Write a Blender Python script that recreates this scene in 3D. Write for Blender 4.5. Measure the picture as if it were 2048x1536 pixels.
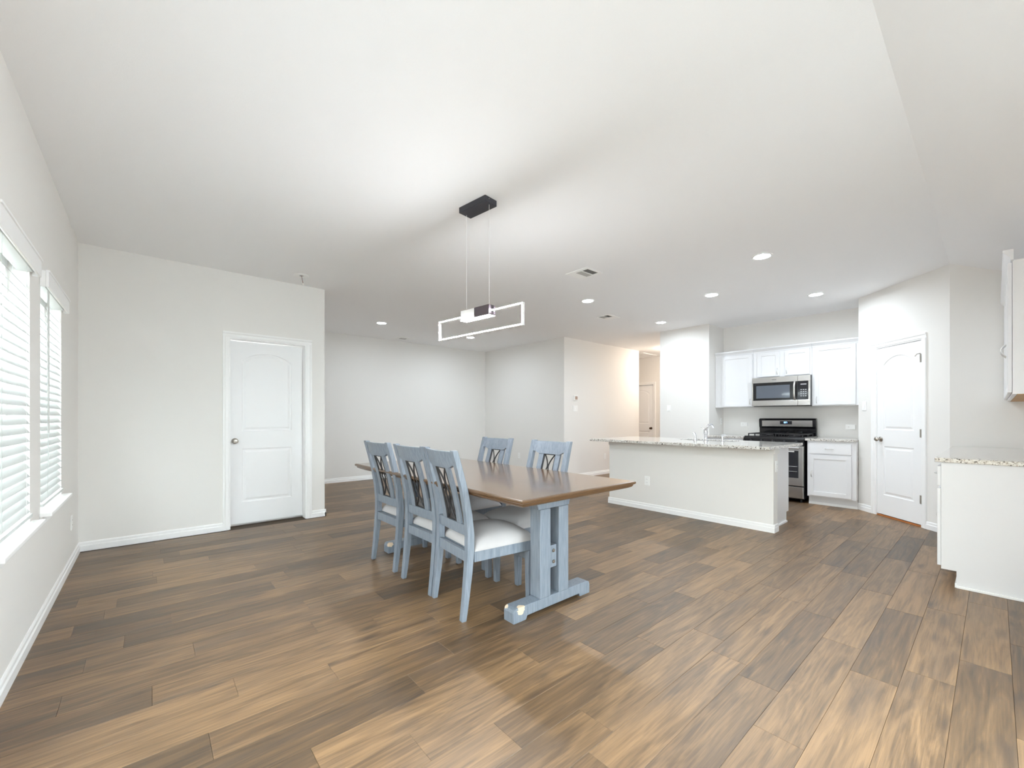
import bpy, bmesh, math, random
from mathutils import Vector, Matrix
from mathutils.geometry import tessellate_polygon

# ------------------------------------------------------------------ scene, camera, world, exposure
for o in list(bpy.data.objects):
    bpy.data.objects.remove(o, do_unlink=True)
SC = bpy.context.scene
COL = SC.collection
random.seed(11)

FPX, YAW, CY, CAM_H = 837.57, math.radians(40.914), 835.5, 1.19
cam_data = bpy.data.cameras.new('camera')
cam = bpy.data.objects.new('camera', cam_data)
COL.objects.link(cam)
cam_data.sensor_fit = 'HORIZONTAL'
cam_data.sensor_width = 36.0
cam_data.lens = FPX / 2048.0 * 36.0
cam_data.shift_y = (CY - 768.0) / 2048.0
cam_data.clip_start = 0.02
cam.location = (0.0, 0.0, CAM_H)
cam.rotation_euler = (math.pi / 2, 0.0, -YAW)
SC.camera = cam

world = bpy.data.worlds.new('world')
SC.world = world
world.use_nodes = True
wn = world.node_tree.nodes
wn['Background'].inputs['Color'].default_value = (0.88, 0.95, 1.0, 1.0)
wn['Background'].inputs['Strength'].default_value = 3.5

SC.view_settings.view_transform = 'Standard'
SC.view_settings.look = 'None'
SC.view_settings.gamma = 1.0
SC.view_settings.use_curve_mapping = False
SC.view_settings.exposure = 1.95
SC.cycles.use_denoising = True
SC.cycles.max_bounces = 10
SC.cycles.diffuse_bounces = 7
SC.cycles.use_adaptive_sampling = True
SC.cycles.adaptive_threshold = 0.03
SC.cycles.sample_clamp_indirect = 8.0

CAN_WATTS = 1.65       # power of each recessed light
CAN_COLOR = (0.82, 0.92, 1.0)
CAN_LENS = 20.0        # radiance of its glowing lens
STRIP_POWER = 66.0    # radiance of the pendant LED strips
HALL_POWER = 26.0

# ------------------------------------------------------------------ materials
def srgb(r, g, b):
    def f(c):
        c /= 255.0
        return c / 12.92 if c <= 0.04045 else ((c + 0.055) / 1.055) ** 2.4
    return (f(r), f(g), f(b), 1.0)

class NT:
    def __init__(self, name):
        self.m = bpy.data.materials.new(name)
        self.m.use_nodes = True
        self.t = self.m.node_tree
        self.b = self.t.nodes['Principled BSDF']
        self.out = self.t.nodes['Material Output']
    def n(self, typ, **kw):
        x = self.t.nodes.new(typ)
        for k, v in kw.items():
            setattr(x, k, v)
        return x
    def l(self, a, b):
        self.t.links.new(a, b)

def plain(name, col, rough=0.5, metal=0.0, spec=0.5, bump=0.0, bscale=300.0, coat=0.0, mottle=0.0):
    k = NT(name)
    k.b.inputs['Base Color'].default_value = col
    k.b.inputs['Roughness'].default_value = rough
    k.b.inputs['Metallic'].default_value = metal
    k.b.inputs['Specular IOR Level'].default_value = spec
    k.b.inputs['Coat Weight'].default_value = coat
    geo = k.n('ShaderNodeNewGeometry')
    if mottle > 0:
        no = k.n('ShaderNodeTexNoise'); no.inputs['Scale'].default_value = 9.0; no.inputs['Detail'].default_value = 5.0
        k.l(geo.outputs['Position'], no.inputs['Vector'])
        mx = k.n('ShaderNodeMix', data_type='RGBA')
        mx.inputs['A'].default_value = tuple(c * (1 - mottle) for c in col[:3]) + (1,)
        mx.inputs['B'].default_value = tuple(min(1, c * (1 + mottle)) for c in col[:3]) + (1,)
        k.l(no.outputs['Fac'], mx.inputs['Factor'])
        k.l(mx.outputs['Result'], k.b.inputs['Base Color'])
    if bump > 0:
        no = k.n('ShaderNodeTexNoise'); no.inputs['Scale'].default_value = bscale; no.inputs['Detail'].default_value = 3.0
        k.l(geo.outputs['Position'], no.inputs['Vector'])
        bp = k.n('ShaderNodeBump'); bp.inputs['Strength'].default_value = bump; bp.inputs['Distance'].default_value = 0.002
        k.l(no.outputs['Fac'], bp.inputs['Height'])
        k.l(bp.outputs['Normal'], k.b.inputs['Normal'])
    return k.m

def emit(name, col, strength):
    k = NT(name)
    k.b.inputs['Base Color'].default_value = (0.8, 0.8, 0.8, 1)
    k.b.inputs['Emission Color'].default_value = col
    k.b.inputs['Emission Strength'].default_value = strength
    return k.m

M = {}
M['wall'] = plain('wall_paint', srgb(238, 236, 233), 0.75, spec=0.25, bump=0.12, bscale=220)
M['ceiling'] = plain('ceiling_paint', srgb(249, 249, 250), 0.85, spec=0.2, bump=0.15, bscale=160)
M['trim'] = plain('white_trim_paint', srgb(250, 250, 250), 0.35, spec=0.4)
M['cabinet'] = plain('white_cabinet_paint', srgb(233, 233, 235), 0.33, spec=0.45)
M['door'] = plain('white_door_paint', srgb(248, 248, 249), 0.4, spec=0.4)
M['plastic'] = plain('white_plastic', srgb(251, 251, 250), 0.3, spec=0.5)
M['slot'] = plain('dark_slot', srgb(60, 58, 56), 0.6)
M['vinyl'] = plain('white_vinyl_frame', srgb(240, 240, 240), 0.4)
M['nickel'] = plain('satin_nickel', srgb(176, 170, 162), 0.28, metal=1.0)
M['pull'] = plain('light_satin_pull', srgb(222, 221, 219), 0.35, metal=0.6)
M['chrome'] = plain('chrome', srgb(225, 226, 230), 0.07, metal=1.0)
M['steel'] = plain('stainless_steel', srgb(196, 194, 192), 0.27, metal=1.0, bump=0.02, bscale=900)
M['blackmetal'] = plain('black_metal', srgb(38, 37, 40), 0.4, spec=0.5)
M['blackenamel'] = plain('black_enamel', srgb(20, 20, 23), 0.15, spec=0.6)
M['glassblack'] = plain('dark_oven_glass', srgb(34, 34, 40), 0.06, spec=0.6)
M['canopy'] = plain('charcoal_canopy', srgb(52, 53, 62), 0.45)
M['iron'] = plain('black_iron', srgb(32, 30, 32), 0.5)
M['cable'] = plain('steel_cable', srgb(228, 227, 226), 0.4)
M['fabric'] = plain('grey_linen_fabric', srgb(190, 186, 186), 0.9, spec=0.15, bump=0.5, bscale=700, mottle=0.06)
M['raw'] = plain('raw_wood', srgb(190, 150, 104), 0.6, mottle=0.12)
M['oak'] = plain('oak_threshold', srgb(190, 118, 62), 0.5, mottle=0.15)
M['joint'] = plain('floor_joint', srgb(74, 60, 47), 0.7)
M['wire'] = plain('red_brown_wire', srgb(120, 66, 56), 0.5)
M['grille'] = plain('grey_grille', srgb(186, 185, 182), 0.6)
M['screen'] = plain('thermostat_screen', srgb(176, 152, 140), 0.25)
M['canlens'] = emit('recessed_light_lens', CAN_COLOR + (1,), CAN_LENS)
M['led'] = emit('pendant_led_strip', (0.92, 0.965, 1.0, 1), STRIP_POWER)
M['hallglow'] = emit('hall_lamp_glass', (1.0, 0.86, 0.72, 1), HALL_POWER)
M['clock'] = emit('blue_clock_digits', (0.15, 0.4, 1.0, 1), 1.6)

def mat_paintwood():
    k = NT('grey_blue_painted_wood')
    tc = k.n('ShaderNodeTexCoord')
    mp = k.n('ShaderNodeMapping'); mp.inputs['Scale'].default_value = (30, 30, 3.0)
    k.l(tc.outputs['Object'], mp.inputs['Vector'])
    no = k.n('ShaderNodeTexNoise'); no.inputs['Scale'].default_value = 3.0; no.inputs['Detail'].default_value = 6
    k.l(mp.outputs['Vector'], no.inputs['Vector'])
    cr = k.n('ShaderNodeValToRGB')
    cr.color_ramp.elements[0].position = 0.25; cr.color_ramp.elements[0].color = srgb(110, 119, 131)
    cr.color_ramp.elements[1].position = 0.75; cr.color_ramp.elements[1].color = srgb(138, 146, 157)
    k.l(no.outputs['Fac'], cr.inputs['Fac'])
    k.l(cr.outputs['Color'], k.b.inputs['Base Color'])
    k.b.inputs['Roughness'].default_value = 0.42
    return k
M['paint'] = mat_paintwood().m

def mat_chipped():
    """the painted wood of the trestle feet with bare wood where the corners are knocked"""
    k = mat_paintwood(); k.m.name = 'chipped_grey_blue_paint'
    tc = k.n('ShaderNodeTexCoord')
    src = k.b.inputs['Base Color'].links[0].from_socket
    no = k.n('ShaderNodeTexNoise'); no.inputs['Scale'].default_value = 60; no.inputs['Detail'].default_value = 3
    k.l(tc.outputs['Object'], no.inputs['Vector'])
    prev = None
    for (c, r) in (((-0.285, -0.88, 0.074), 0.032), ((-0.335, -0.80, 0.083), 0.018), ((-0.325, 0.80, 0.08), 0.03)):
        d = k.n('ShaderNodeVectorMath', operation='DISTANCE')
        d.inputs[1].default_value = c
        k.l(tc.outputs['Object'], d.inputs[0])
        s = k.n('ShaderNodeMath', operation='MULTIPLY_ADD'); s.inputs[1].default_value = 0.03; 
        k.l(no.outputs['Fac'], s.inputs[0]); k.l(d.outputs['Value'], s.inputs[2])
        lt = k.n('ShaderNodeMath', operation='LESS_THAN'); lt.inputs[1].default_value = r + 0.013
        k.l(s.outputs[0], lt.inputs[0])
        if prev is None:
            prev = lt.outputs[0]
        else:
            mxm = k.n('ShaderNodeMath', operation='MAXIMUM')
            k.l(prev, mxm.inputs[0]); k.l(lt.outputs[0], mxm.inputs[1]); prev = mxm.outputs[0]
    mx = k.n('ShaderNodeMix', data_type='RGBA')
    mx.inputs['B'].default_value = srgb(228, 205, 178)
    k.l(prev, mx.inputs['Factor']); k.l(src, mx.inputs['A'])
    k.l(mx.outputs['Result'], k.b.inputs['Base Color'])
    return k.m
M['chipped'] = mat_chipped()

def mat_plank():
    k = NT('wood_look_plank')
    geo = k.n('ShaderNodeNewGeometry')
    at = k.n('ShaderNodeAttribute'); at.attribute_name = 'tone'
    mul = k.n('ShaderNodeMath', operation='MULTIPLY'); mul.inputs[1].default_value = 57.0
    k.l(at.outputs['Fac'], mul.inputs[0])
    cmb = k.n('ShaderNodeCombineXYZ'); k.l(mul.outputs[0], cmb.inputs['X']); k.l(mul.outputs[0], cmb.inputs['Z'])
    add = k.n('ShaderNodeVectorMath', operation='ADD')
    k.l(geo.outputs['Position'], add.inputs[0]); k.l(cmb.outputs[0], add.inputs[1])
    def mapped(sc):
        mp = k.n('ShaderNodeMapping'); mp.inputs['Scale'].default_value = sc
        k.l(add.outputs[0], mp.inputs['Vector']); return mp.outputs['Vector']
    fine = k.n('ShaderNodeTexNoise'); fine.inputs['Scale'].default_value = 1.0; fine.inputs['Detail'].default_value = 7; fine.inputs['Roughness'].default_value = 0.65; fine.inputs['Distortion'].default_value = 0.6
    k.l(mapped((4.0, 150.0, 1.0)), fine.inputs['Vector'])
    big = k.n('ShaderNodeTexNoise'); big.inputs['Scale'].default_value = 1.0; big.inputs['Detail'].default_value = 4; big.inputs['Distortion'].default_value = 2.2
    k.l(mapped((1.6, 14.0, 1.0)), big.inputs['Vector'])
    # cathedral rings: distorted bands along the board
    wv = k.n('ShaderNodeTexWave'); wv.wave_type = 'BANDS'; wv.bands_direction = 'Y'
    wv.inputs['Scale'].default_value = 16.0; wv.inputs['Distortion'].default_value = 14.0; wv.inputs['Detail'].default_value = 2.0; wv.inputs['Detail Scale'].default_value = 0.22
    k.l(mapped((0.55, 1.0, 1.0)), wv.inputs['Vector'])
    r1 = k.n('ShaderNodeValToRGB')
    e = r1.color_ramp.elements
    e[0].position = 0.30; e[0].color = srgb(70, 55, 40)
    e[1].position = 0.72; e[1].color = srgb(147, 115, 81)
    m_ = e.new(0.5); m_.color = srgb(105, 81, 56)
    mixf = k.n('ShaderNodeMath', operation='MULTIPLY_ADD'); mixf.inputs[1].default_value = 0.55
    k.l(big.outputs['Fac'], mixf.inputs[0])
    f2 = k.n('ShaderNodeMath', operation='MULTIPLY_ADD'); f2.inputs[1].default_value = 0.44
    k.l(fine.outputs['Fac'], f2.inputs[0])
    w2 = k.n('ShaderNodeMath', operation='MULTIPLY'); w2.inputs[1].default_value = 0.035
    k.l(wv.outputs['Fac'], w2.inputs[0]); k.l(w2.outputs[0], f2.inputs[2])
    k.l(f2.outputs[0], mixf.inputs[2])
    # tone of the whole board
    t2 = k.n('ShaderNodeMath', operation='MULTIPLY_ADD'); t2.inputs[1].default_value = 0.27; 
    k.l(at.outputs['Fac'], t2.inputs[0])
    k.l(mixf.outputs[0], t2.inputs[2])
    sub = k.n('ShaderNodeMath', operation='SUBTRACT'); sub.inputs[1].default_value = 0.14
    k.l(t2.outputs[0], sub.inputs[0])
    k.l(sub.outputs[0], r1.inputs['Fac'])
    # smoky grey smudges
    sm = k.n('ShaderNodeTexNoise'); sm.inputs['Scale'].default_value = 1.0; sm.inputs['Detail'].default_value = 5
    k.l(mapped((1.5, 8.0, 3.0)), sm.inputs['Vector'])
    smr = k.n('ShaderNodeMapRange'); smr.inputs['From Min'].default_value = 0.52; smr.inputs['From Max'].default_value = 0.78; smr.inputs['To Max'].default_value = 0.6
    k.l(sm.outputs['Fac'], smr.inputs['Value'])
    mx = k.n('ShaderNodeMix', data_type='RGBA'); mx.inputs['B'].default_value = srgb(74, 63, 56)
    k.l(smr.outputs[0], mx.inputs['Factor']); k.l(r1.outputs['Color'], mx.inputs['A'])
    kv = k.n('ShaderNodeTexVoronoi'); kv.inputs['Scale'].default_value = 1.0
    wob = k.n('ShaderNodeVectorMath', operation='MULTIPLY_ADD'); wob.inputs[1].default_value = (.35, .35, 0)
    k.l(fine.outputs['Color'], wob.inputs[0]); k.l(mapped((2.0, 8.5, 1.0)), wob.inputs[2])
    k.l(wob.outputs[0], kv.inputs['Vector'])
    kr = k.n('ShaderNodeMapRange'); kr.inputs['From Min'].default_value = 0.03; kr.inputs['From Max'].default_value = 0.20; kr.inputs['To Min'].default_value = 0.75; kr.inputs['To Max'].default_value = 0.0
    k.l(kv.outputs['Distance'], kr.inputs['Value'])
    km = k.n('ShaderNodeMix', data_type='RGBA'); km.inputs['B'].default_value = srgb(66, 52, 42)
    k.l(kr.outputs[0], km.inputs['Factor']); k.l(mx.outputs['Result'], km.inputs['A'])
    k.l(km.outputs['Result'], k.b.inputs['Base Color'])
    rr = k.n('ShaderNodeMapRange'); rr.inputs['To Min'].default_value = 0.34; rr.inputs['To Max'].default_value = 0.50
    k.l(fine.outputs['Fac'], rr.inputs['Value']); k.l(rr.outputs[0], k.b.inputs['Roughness'])
    k.b.inputs['Specular IOR Level'].default_value = 0.8
    bp = k.n('ShaderNodeBump'); bp.inputs['Strength'].default_value = 0.35; bp.inputs['Distance'].default_value = 0.0012
    k.l(fine.outputs['Fac'], bp.inputs['Height']); k.l(bp.outputs['Normal'], k.b.inputs['Normal'])
    return k.m
M['plank'] = mat_plank()

def mat_tabletop():
    k = NT('glossy_brown_tabletop')
    tc = k.n('ShaderNodeTexCoord')
    mp = k.n('ShaderNodeMapping'); mp.inputs['Scale'].default_value = (16.0, 1.4, 0.4)
    k.l(tc.outputs['Object'], mp.inputs['Vector'])
    no = k.n('ShaderNodeTexNoise'); no.inputs['Scale'].default_value = 2.0; no.inputs['Detail'].default_value = 7; no.inputs['Distortion'].default_value = 0.8
    k.l(mp.outputs['Vector'], no.inputs['Vector'])
    cr = k.n('ShaderNodeValToRGB')
    cr.color_ramp.elements[0].position = 0.3; cr.color_ramp.elements[0].color = srgb(84, 59, 33)
    cr.color_ramp.elements[1].position = 0.75; cr.color_ramp.elements[1].color = srgb(136, 100, 60)
    k.l(no.outputs['Fac'], cr.inputs['Fac']); k.l(cr.outputs['Color'], k.b.inputs['Base Color'])
    k.b.inputs['Roughness'].default_value = 0.2
    k.b.inputs['Specular IOR Level'].default_value = 0.6
    k.b.inputs['Coat Weight'].default_value = 0.6; k.b.inputs['Coat Roughness'].default_value = 0.12
    return k.m
M['tabletop'] = mat_tabletop()

def mat_granite():
    k = NT('speckled_granite')
    geo = k.n('ShaderNodeNewGeometry')
    vo = k.n('ShaderNodeTexVoronoi'); vo.inputs['Scale'].default_value = 110.0
    k.l(geo.outputs['Position'], vo.inputs['Vector'])
    no = k.n('ShaderNodeTexNoise'); no.inputs['Scale'].default_value = 38.0; no.inputs['Detail'].default_value = 4
    k.l(geo.outputs['Position'], no.inputs['Vector'])
    cr = k.n('ShaderNodeValToRGB'); cr.color_ramp.interpolation = 'CONSTANT'
    e = cr.color_ramp.elements
    e[0].position = 0.0; e[0].color = srgb(70, 66, 66)
    e[1].position = 0.16; e[1].color = srgb(150, 143, 137)
    for p, c in ((0.30, srgb(208, 204, 198)), (0.62, srgb(226, 224, 219)), (0.86, srgb(176, 160, 146))):
        x = e.new(p); x.color = c
    sep = k.n('ShaderNodeSeparateColor'); k.l(vo.outputs['Color'], sep.inputs[0])
    mi = k.n('ShaderNodeMath', operation='MULTIPLY_ADD'); mi.inputs[1].default_value = 0.75
    k.l(sep.outputs[0], mi.inputs[0])
    m2 = k.n('ShaderNodeMath', operation='MULTIPLY_ADD'); m2.inputs[1].default_value = 0.6; m2.inputs[2].default_value = -0.18
    k.l(no.outputs['Fac'], m2.inputs[0]); k.l(m2.outputs[0], mi.inputs[2])
    k.l(mi.outputs[0], cr.inputs['Fac'])
    k.l(cr.outputs['Color'], k.b.inputs['Base Color'])
    k.b.inputs['Roughness'].default_value = 0.07
    k.b.inputs['Specular IOR Level'].default_value = 0.7
    return k.m
M['granite'] = mat_granite()

def mat_slat():
    k = NT('white_blind_slat')
    k.b.inputs['Base Color'].default_value = srgb(212, 215, 214)
    k.b.inputs['Roughness'].default_value = 0.45
    tr = k.n('ShaderNodeBsdfTranslucent'); tr.inputs['Color'].default_value = (0.92, 0.95, 0.93, 1)
    mx = k.n('ShaderNodeMixShader'); mx.inputs[0].default_value = 0.03
    k.l(k.b.outputs[0], mx.inputs[1]); k.l(tr.outputs[0], mx.inputs[2])
    k.l(mx.outputs[0], k.out.inputs['Surface'])
    return k.m
M['slat'] = mat_slat()

def mat_glass():
    k = NT('window_glass')
    tr = k.n('ShaderNodeBsdfTransparent'); tr.inputs['Color'].default_value = (0.95, 0.98, 0.97, 1)
    gl = k.n('ShaderNodeBsdfGlossy'); gl.inputs['Roughness'].default_value = 0.02
    mx = k.n('ShaderNodeMixShader'); mx.inputs[0].default_value = 0.06
    k.l(tr.outputs[0], mx.inputs[1]); k.l(gl.outputs[0], mx.inputs[2])
    k.l(mx.outputs[0], k.out.inputs['Surface'])
    return k.m
M['glass'] = mat_glass()

# ------------------------------------------------------------------ mesh builder
class MB:
    def __init__(self):
        self.v = []; self.f = []
    def add(self, vs, fs):
        o = len(self.v)
        self.v += [tuple(p) for p in vs]
        self.f += [tuple(i + o for i in f) for f in fs]
        return self
    def box(self, x0, x1, y0, y1, z0, z1, m=None):
        vs = [(x0, y0, z0), (x1, y0, z0), (x1, y1, z0), (x0, y1, z0), (x0, y0, z1), (x1, y0, z1), (x1, y1, z1), (x0, y1, z1)]
        if m is not None:
            vs = [tuple(m @ Vector(p)) for p in vs]
        return self.add(vs, [(0, 3, 2, 1), (4, 5, 6, 7), (0, 1, 5, 4), (1, 2, 6, 5), (2, 3, 7, 6), (3, 0, 4, 7)])
    def prism(self, poly, e0, e1):
        """poly: list of 3-D points (ccw seen from e1 side); extruded from +e0 to +e1 (vectors)"""
        e0 = Vector(e0); e1 = Vector(e1); n = len(poly)
        vs = [tuple(Vector(p) + e0) for p in poly] + [tuple(Vector(p) + e1) for p in poly]
        fs = [tuple(range(n - 1, -1, -1)), tuple(range(n, 2 * n))]
        for i in range(n):
            j = (i + 1) % n
            fs.append((i, j, j + n, i + n))
        return self.add(vs, fs)
    def tube(self, pts, r, n=8, caps=True):
        pts = [Vector(p) for p in pts]
        rs = r if isinstance(r, (list, tuple)) else [r] * len(pts)
        rings = []; up = None
        for i, p in enumerate(pts):
            d = (pts[min(i + 1, len(pts) - 1)] - pts[max(i - 1, 0)]).normalized()
            if up is None:
                up = Vector((0, 0, 1)) if abs(d.z) < 0.9 else Vector((1, 0, 0))
            a = d.cross(up)
            if a.length < 1e-6:
                a = d.cross(Vector((0, 1, 0)))
            a.normalize(); b = a.cross(d).normalized(); up = b
            rings.append([p + (a * math.cos(t) + b * math.sin(t)) * rs[i] for t in [2 * math.pi * k / n for k in range(n)]])
        vs = [q for ring in rings for q in ring]; fs = []
        for i in range(len(pts) - 1):
            for k in range(n):
                k2 = (k + 1) % n
                fs.append((i * n + k, i * n + k2, (i + 1) * n + k2, (i + 1) * n + k))
        if caps:
            fs.append(tuple(range(n - 1, -1, -1))); fs.append(tuple(range((len(pts) - 1) * n, len(pts) * n)))
        return self.add(vs, fs)
    def lathe(self, prof, c, axis, n=20):
        """prof: (radius, distance along axis); c: base point"""
        c = Vector(c); ax = Vector(axis).normalized()
        a = ax.orthogonal().normalized(); b = ax.cross(a)
        vs = []; fs = []
        for (r, h) in prof:
            for k in range(n):
                t = 2 * math.pi * k / n
                vs.append(tuple(c + ax * h + (a * math.cos(t) + b * math.sin(t)) * max(r, 1e-5)))
        for i in range(len(prof) - 1):
            for k in range(n):
                k2 = (k + 1) % n
                fs.append((i * n + k, i * n + k2, (i + 1) * n + k2, (i + 1) * n + k))
        return self.add(vs, fs)
    def sweep_rect(self, pts, wx, wy):
        """a rectangular bar following (x,y,z) points that run mostly along z"""
        vs = []; fs = []
        wxs = wx if isinstance(wx, list) else [wx] * len(pts)
        wys = wy if isinstance(wy, list) else [wy] * len(pts)
        for (x, y, z), a, b in zip(pts, wxs, wys):
            vs += [(x - a / 2, y - b / 2, z), (x + a / 2, y - b / 2, z), (x + a / 2, y + b / 2, z), (x - a / 2, y + b / 2, z)]
        n = len(pts)
        fs.append((3, 2, 1, 0)); fs.append(tuple(range(4 * n - 4, 4 * n)))
        for i in range(n - 1):
            for k in range(4):
                k2 = (k + 1) % 4
                fs.append((4 * i + k, 4 * i + k2, 4 * i + 4 + k2, 4 * i + 4 + k))
        return self.add(vs, fs)
    def build(self, name, mat, parent=None, bevel=0.0, smooth=False, seg=2, angle=30):
        me = bpy.data.meshes.new(name)
        bm = bmesh.new()
        bv = [bm.verts.new(p) for p in self.v]
        for f in self.f:
            try:
                bm.faces.new([bv[i] for i in f])
            except ValueError:
                pass
        bmesh.ops.recalc_face_normals(bm, faces=bm.faces[:])
        if bevel > 0:
            es = [e for e in bm.edges if len(e.link_faces) == 2 and e.calc_face_angle(0) > math.radians(angle)]
            bmesh.ops.bevel(bm, geom=es, offset=bevel, segments=seg, profile=0.6, affect='EDGES', clamp_overlap=True)
        bm.to_mesh(me); bm.free()
        if smooth:
            for p in me.polygons:
                p.use_smooth = True
            try:
                me.set_sharp_from_angle(angle=math.radians(40))
            except Exception:
                pass
        me.materials.append(mat if not isinstance(mat, str) else M[mat])
        o = bpy.data.objects.new(name, me)
        COL.objects.link(o)
        if parent is not None:
            o.parent = parent
        return o

def empty(name, loc=(0, 0, 0), rz=0.0, parent=None):
    o = bpy.data.objects.new(name, None)
    o.empty_display_size = 0.1
    COL.objects.link(o)
    o.location = loc; o.rotation_euler = (0, 0, rz)
    if parent: o.parent = parent
    return o
def tag(o, label, cat, group=None):
    o['label'] = label; o['category'] = cat
    if group: o['group'] = group
    return o
def struct(o, label=None, cat='structure'):
    o['kind'] = 'structure'
    if label: o['label'] = label; o['category'] = cat
    return o
def dup(root):
    r = root.copy(); COL.objects.link(r)
    for ch in root.children:
        c = ch.copy(); COL.objects.link(c); c.parent = r
        for g in ch.children:
            d = g.copy(); COL.objects.link(d); d.parent = c
    return r

# ------------------------------------------------------------------ room dimensions (metres)
CZ = 2.743
XL = -0.475                   # window wall face
YD = 5.33                     # wall with the panelled door
XA = 1.61                     # where that wall ends
YB = 7.92                     # far wall of the living area
XR = 6.02                     # right wall of the living area
YH = 5.42                     # wall with the thermostat
XH = 8.60                     # its far end
XE = 9.75                     # end wall of the hall
XK, YK1 = 7.00, 3.98          # kitchen block corner towards the hall
YK0 = 3.10                    # side of the range recess
XKB = 7.56                    # kitchen back wall
P1 = (6.98, 1.166)            # pantry diagonal
P2 = (6.115, 0.301)
XRW = 6.115                   # wall behind the right-hand counter
YS = -0.40                    # wall behind the camera
YCR = 0.30                    # ceiling crease
ZS = CZ - (YCR - YS) * 0.47

# ---- floor
base = MB().box(-0.62, 10.0, -0.6, 8.1, -0.06, -0.0042).build('floor', 'joint')
struct(base)
PITCH, Y0 = 0.1666, -0.0515
PLEN = 0.99
known = {14: .01, 13: .29, 11: .17, 18: -.10, 16: .175, 15: .71, 8: .74, 7: 1.015, 10: .904, 9: 1.43, 2: 2.5, 1: 2.7}
toned = {(14, .01): .8, (14, 1.0): .85, (13, -.70): .85, (8, .74): .85, (7, .025): .92, (9, .44): .85, (10, -.086): .12, (11, .17): .55, (11, -.82): .2}
planks = []
for n in range(-3, 52):
    y0, y1 = Y0 + n * PITCH, Y0 + (n + 1) * PITCH
    a, b = max(y0, YS), min(y1, YB)
    if b - a < 0.01: continue
    yc = (a + b) / 2
    if yc < YD: x0, x1 = XL, 7.62
    else: x0, x1 = XA, XR
    spans = [(x0, x1)]
    if YK1 < yc < 7.0:
        spans = [(x0, XE)] if yc < YH else spans + [(XH + 0.12, XE)]
    for (s0, s1) in spans:
        x = known.get(n, s0 + random.uniform(0.1, 1.0))
        while x > s0 + 0.12: x -= PLEN
        cuts = [s0]
        x += PLEN
        while x < s1 - 0.1:
            if x > s0 + 0.1: cuts.append(x)
            x += PLEN
        cuts.append(s1)
        for p, q in zip(cuts[:-1], cuts[1:]):
            planks.append((p, q, a, b, next((t for (r_, x_), t in toned.items() if r_ == n and abs(x_ - p) < .1), None)))
def plank_mesh(me_v, me_f, tones, p, q, a, b, tone, o=(0, 0)):
    g = 0.0004; c = 0.0009
    p += g - o[0]; q -= g + o[0]; a += g - o[1]; b -= g + o[1]
    k = len(me_v)
    me_v += [(p, a, -0.0042), (q, a, -0.0042), (q, b, -0.0042), (p, b, -0.0042),
             (p, a, -c), (q, a, -c), (q, b, -c), (p, b, -c),
             (p + c, a + c, 0), (q - c, a + c, 0), (q - c, b - c, 0), (p + c, b - c, 0)]
    fs = [(8, 9, 10, 11)] + [(4 + i, 4 + (i + 1) % 4, 8 + (i + 1) % 4, 8 + i) for i in range(4)] + [(i, (i + 1) % 4, 4 + (i + 1) % 4, 4 + i) for i in range(4)]
    me_f += [tuple(k + i for i in f) for f in fs]
    tones += [tone] * len(fs)
def finish_plank(name, v, f, t, loc):
    me = bpy.data.meshes.new(name); me.from_pydata(v, [], f); me.update()
    at = me.attributes.new('tone', 'FLOAT', 'FACE')
    at.data.foreach_set('value', t)
    me.materials.append(M['plank'])
    o = bpy.data.objects.new(name, me); COL.objects.link(o); o.location = loc; o.parent = base
    return o
def near(pk):
    cx, cy = (pk[0] + pk[1]) / 2, (pk[2] + pk[3]) / 2
    d = math.hypot(cx, cy); fw = cx * math.sin(YAW) + cy * math.cos(YAW)
    hid = (cx > 7.0 and cy < YK1) or (fw < 0.1) or (cx < XA and cy > YD)
    return d + (50 if hid else 0)
planks.sort(key=near)
tone_of = lambda: min(1.0, max(0.0, random.choice((random.gauss(0.45, 0.18), random.gauss(0.45, 0.2), random.gauss(0.85, 0.12)))))
fv, ff, ft = [], [], []
for i, (p, q, a, b, tone) in enumerate(planks):
    if tone is None: tone = tone_of()
    if i < 290:
        v, f, t = [], [], []
        cx, cy = (p + q) / 2, (a + b) / 2
        plank_mesh(v, f, t, p, q, a, b, tone, (cx, cy))
        v = [(x, y, z) for (x, y, z) in v]
        finish_plank('plank', v, f, t, (cx, cy, 0))
    else:
        plank_mesh(fv, ff, ft, p, q, a, b, tone)
if ff:
    finish_plank('far_planks', fv, ff, ft, (0, 0, 0))['kind'] = 'stuff'

# ---- ceiling (flat, folding down towards the wall behind the camera)
c = MB()
c.add([(-0.62, YCR, CZ), (10, YCR, CZ), (10, 8.1, CZ), (-0.62, 8.1, CZ), (-0.62, YCR, CZ + .08), (10, YCR, CZ + .08), (10, 8.1, CZ + .08), (-0.62, 8.1, CZ + .08)],
      [(0, 1, 2, 3), (4, 7, 6, 5), (2, 1, 5, 6), (3, 2, 6, 7), (0, 3, 7, 4)])
zs = CZ - (YCR + 0.6) * 0.47
c.add([(-0.62, YCR, CZ), (10, YCR, CZ), (10, -0.6, zs), (-0.62, -0.6, zs), (-0.62, YCR, CZ + .08), (10, YCR, CZ + .08), (10, -0.6, zs + .08), (-0.62, -0.6, zs + .08)],
      [(0, 3, 2, 1), (4, 5, 6, 7), (3, 0, 4, 7), (2, 3, 7, 6), (1, 2, 6, 5)])
struct(c.build('ceiling', 'ceiling'))

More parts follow.
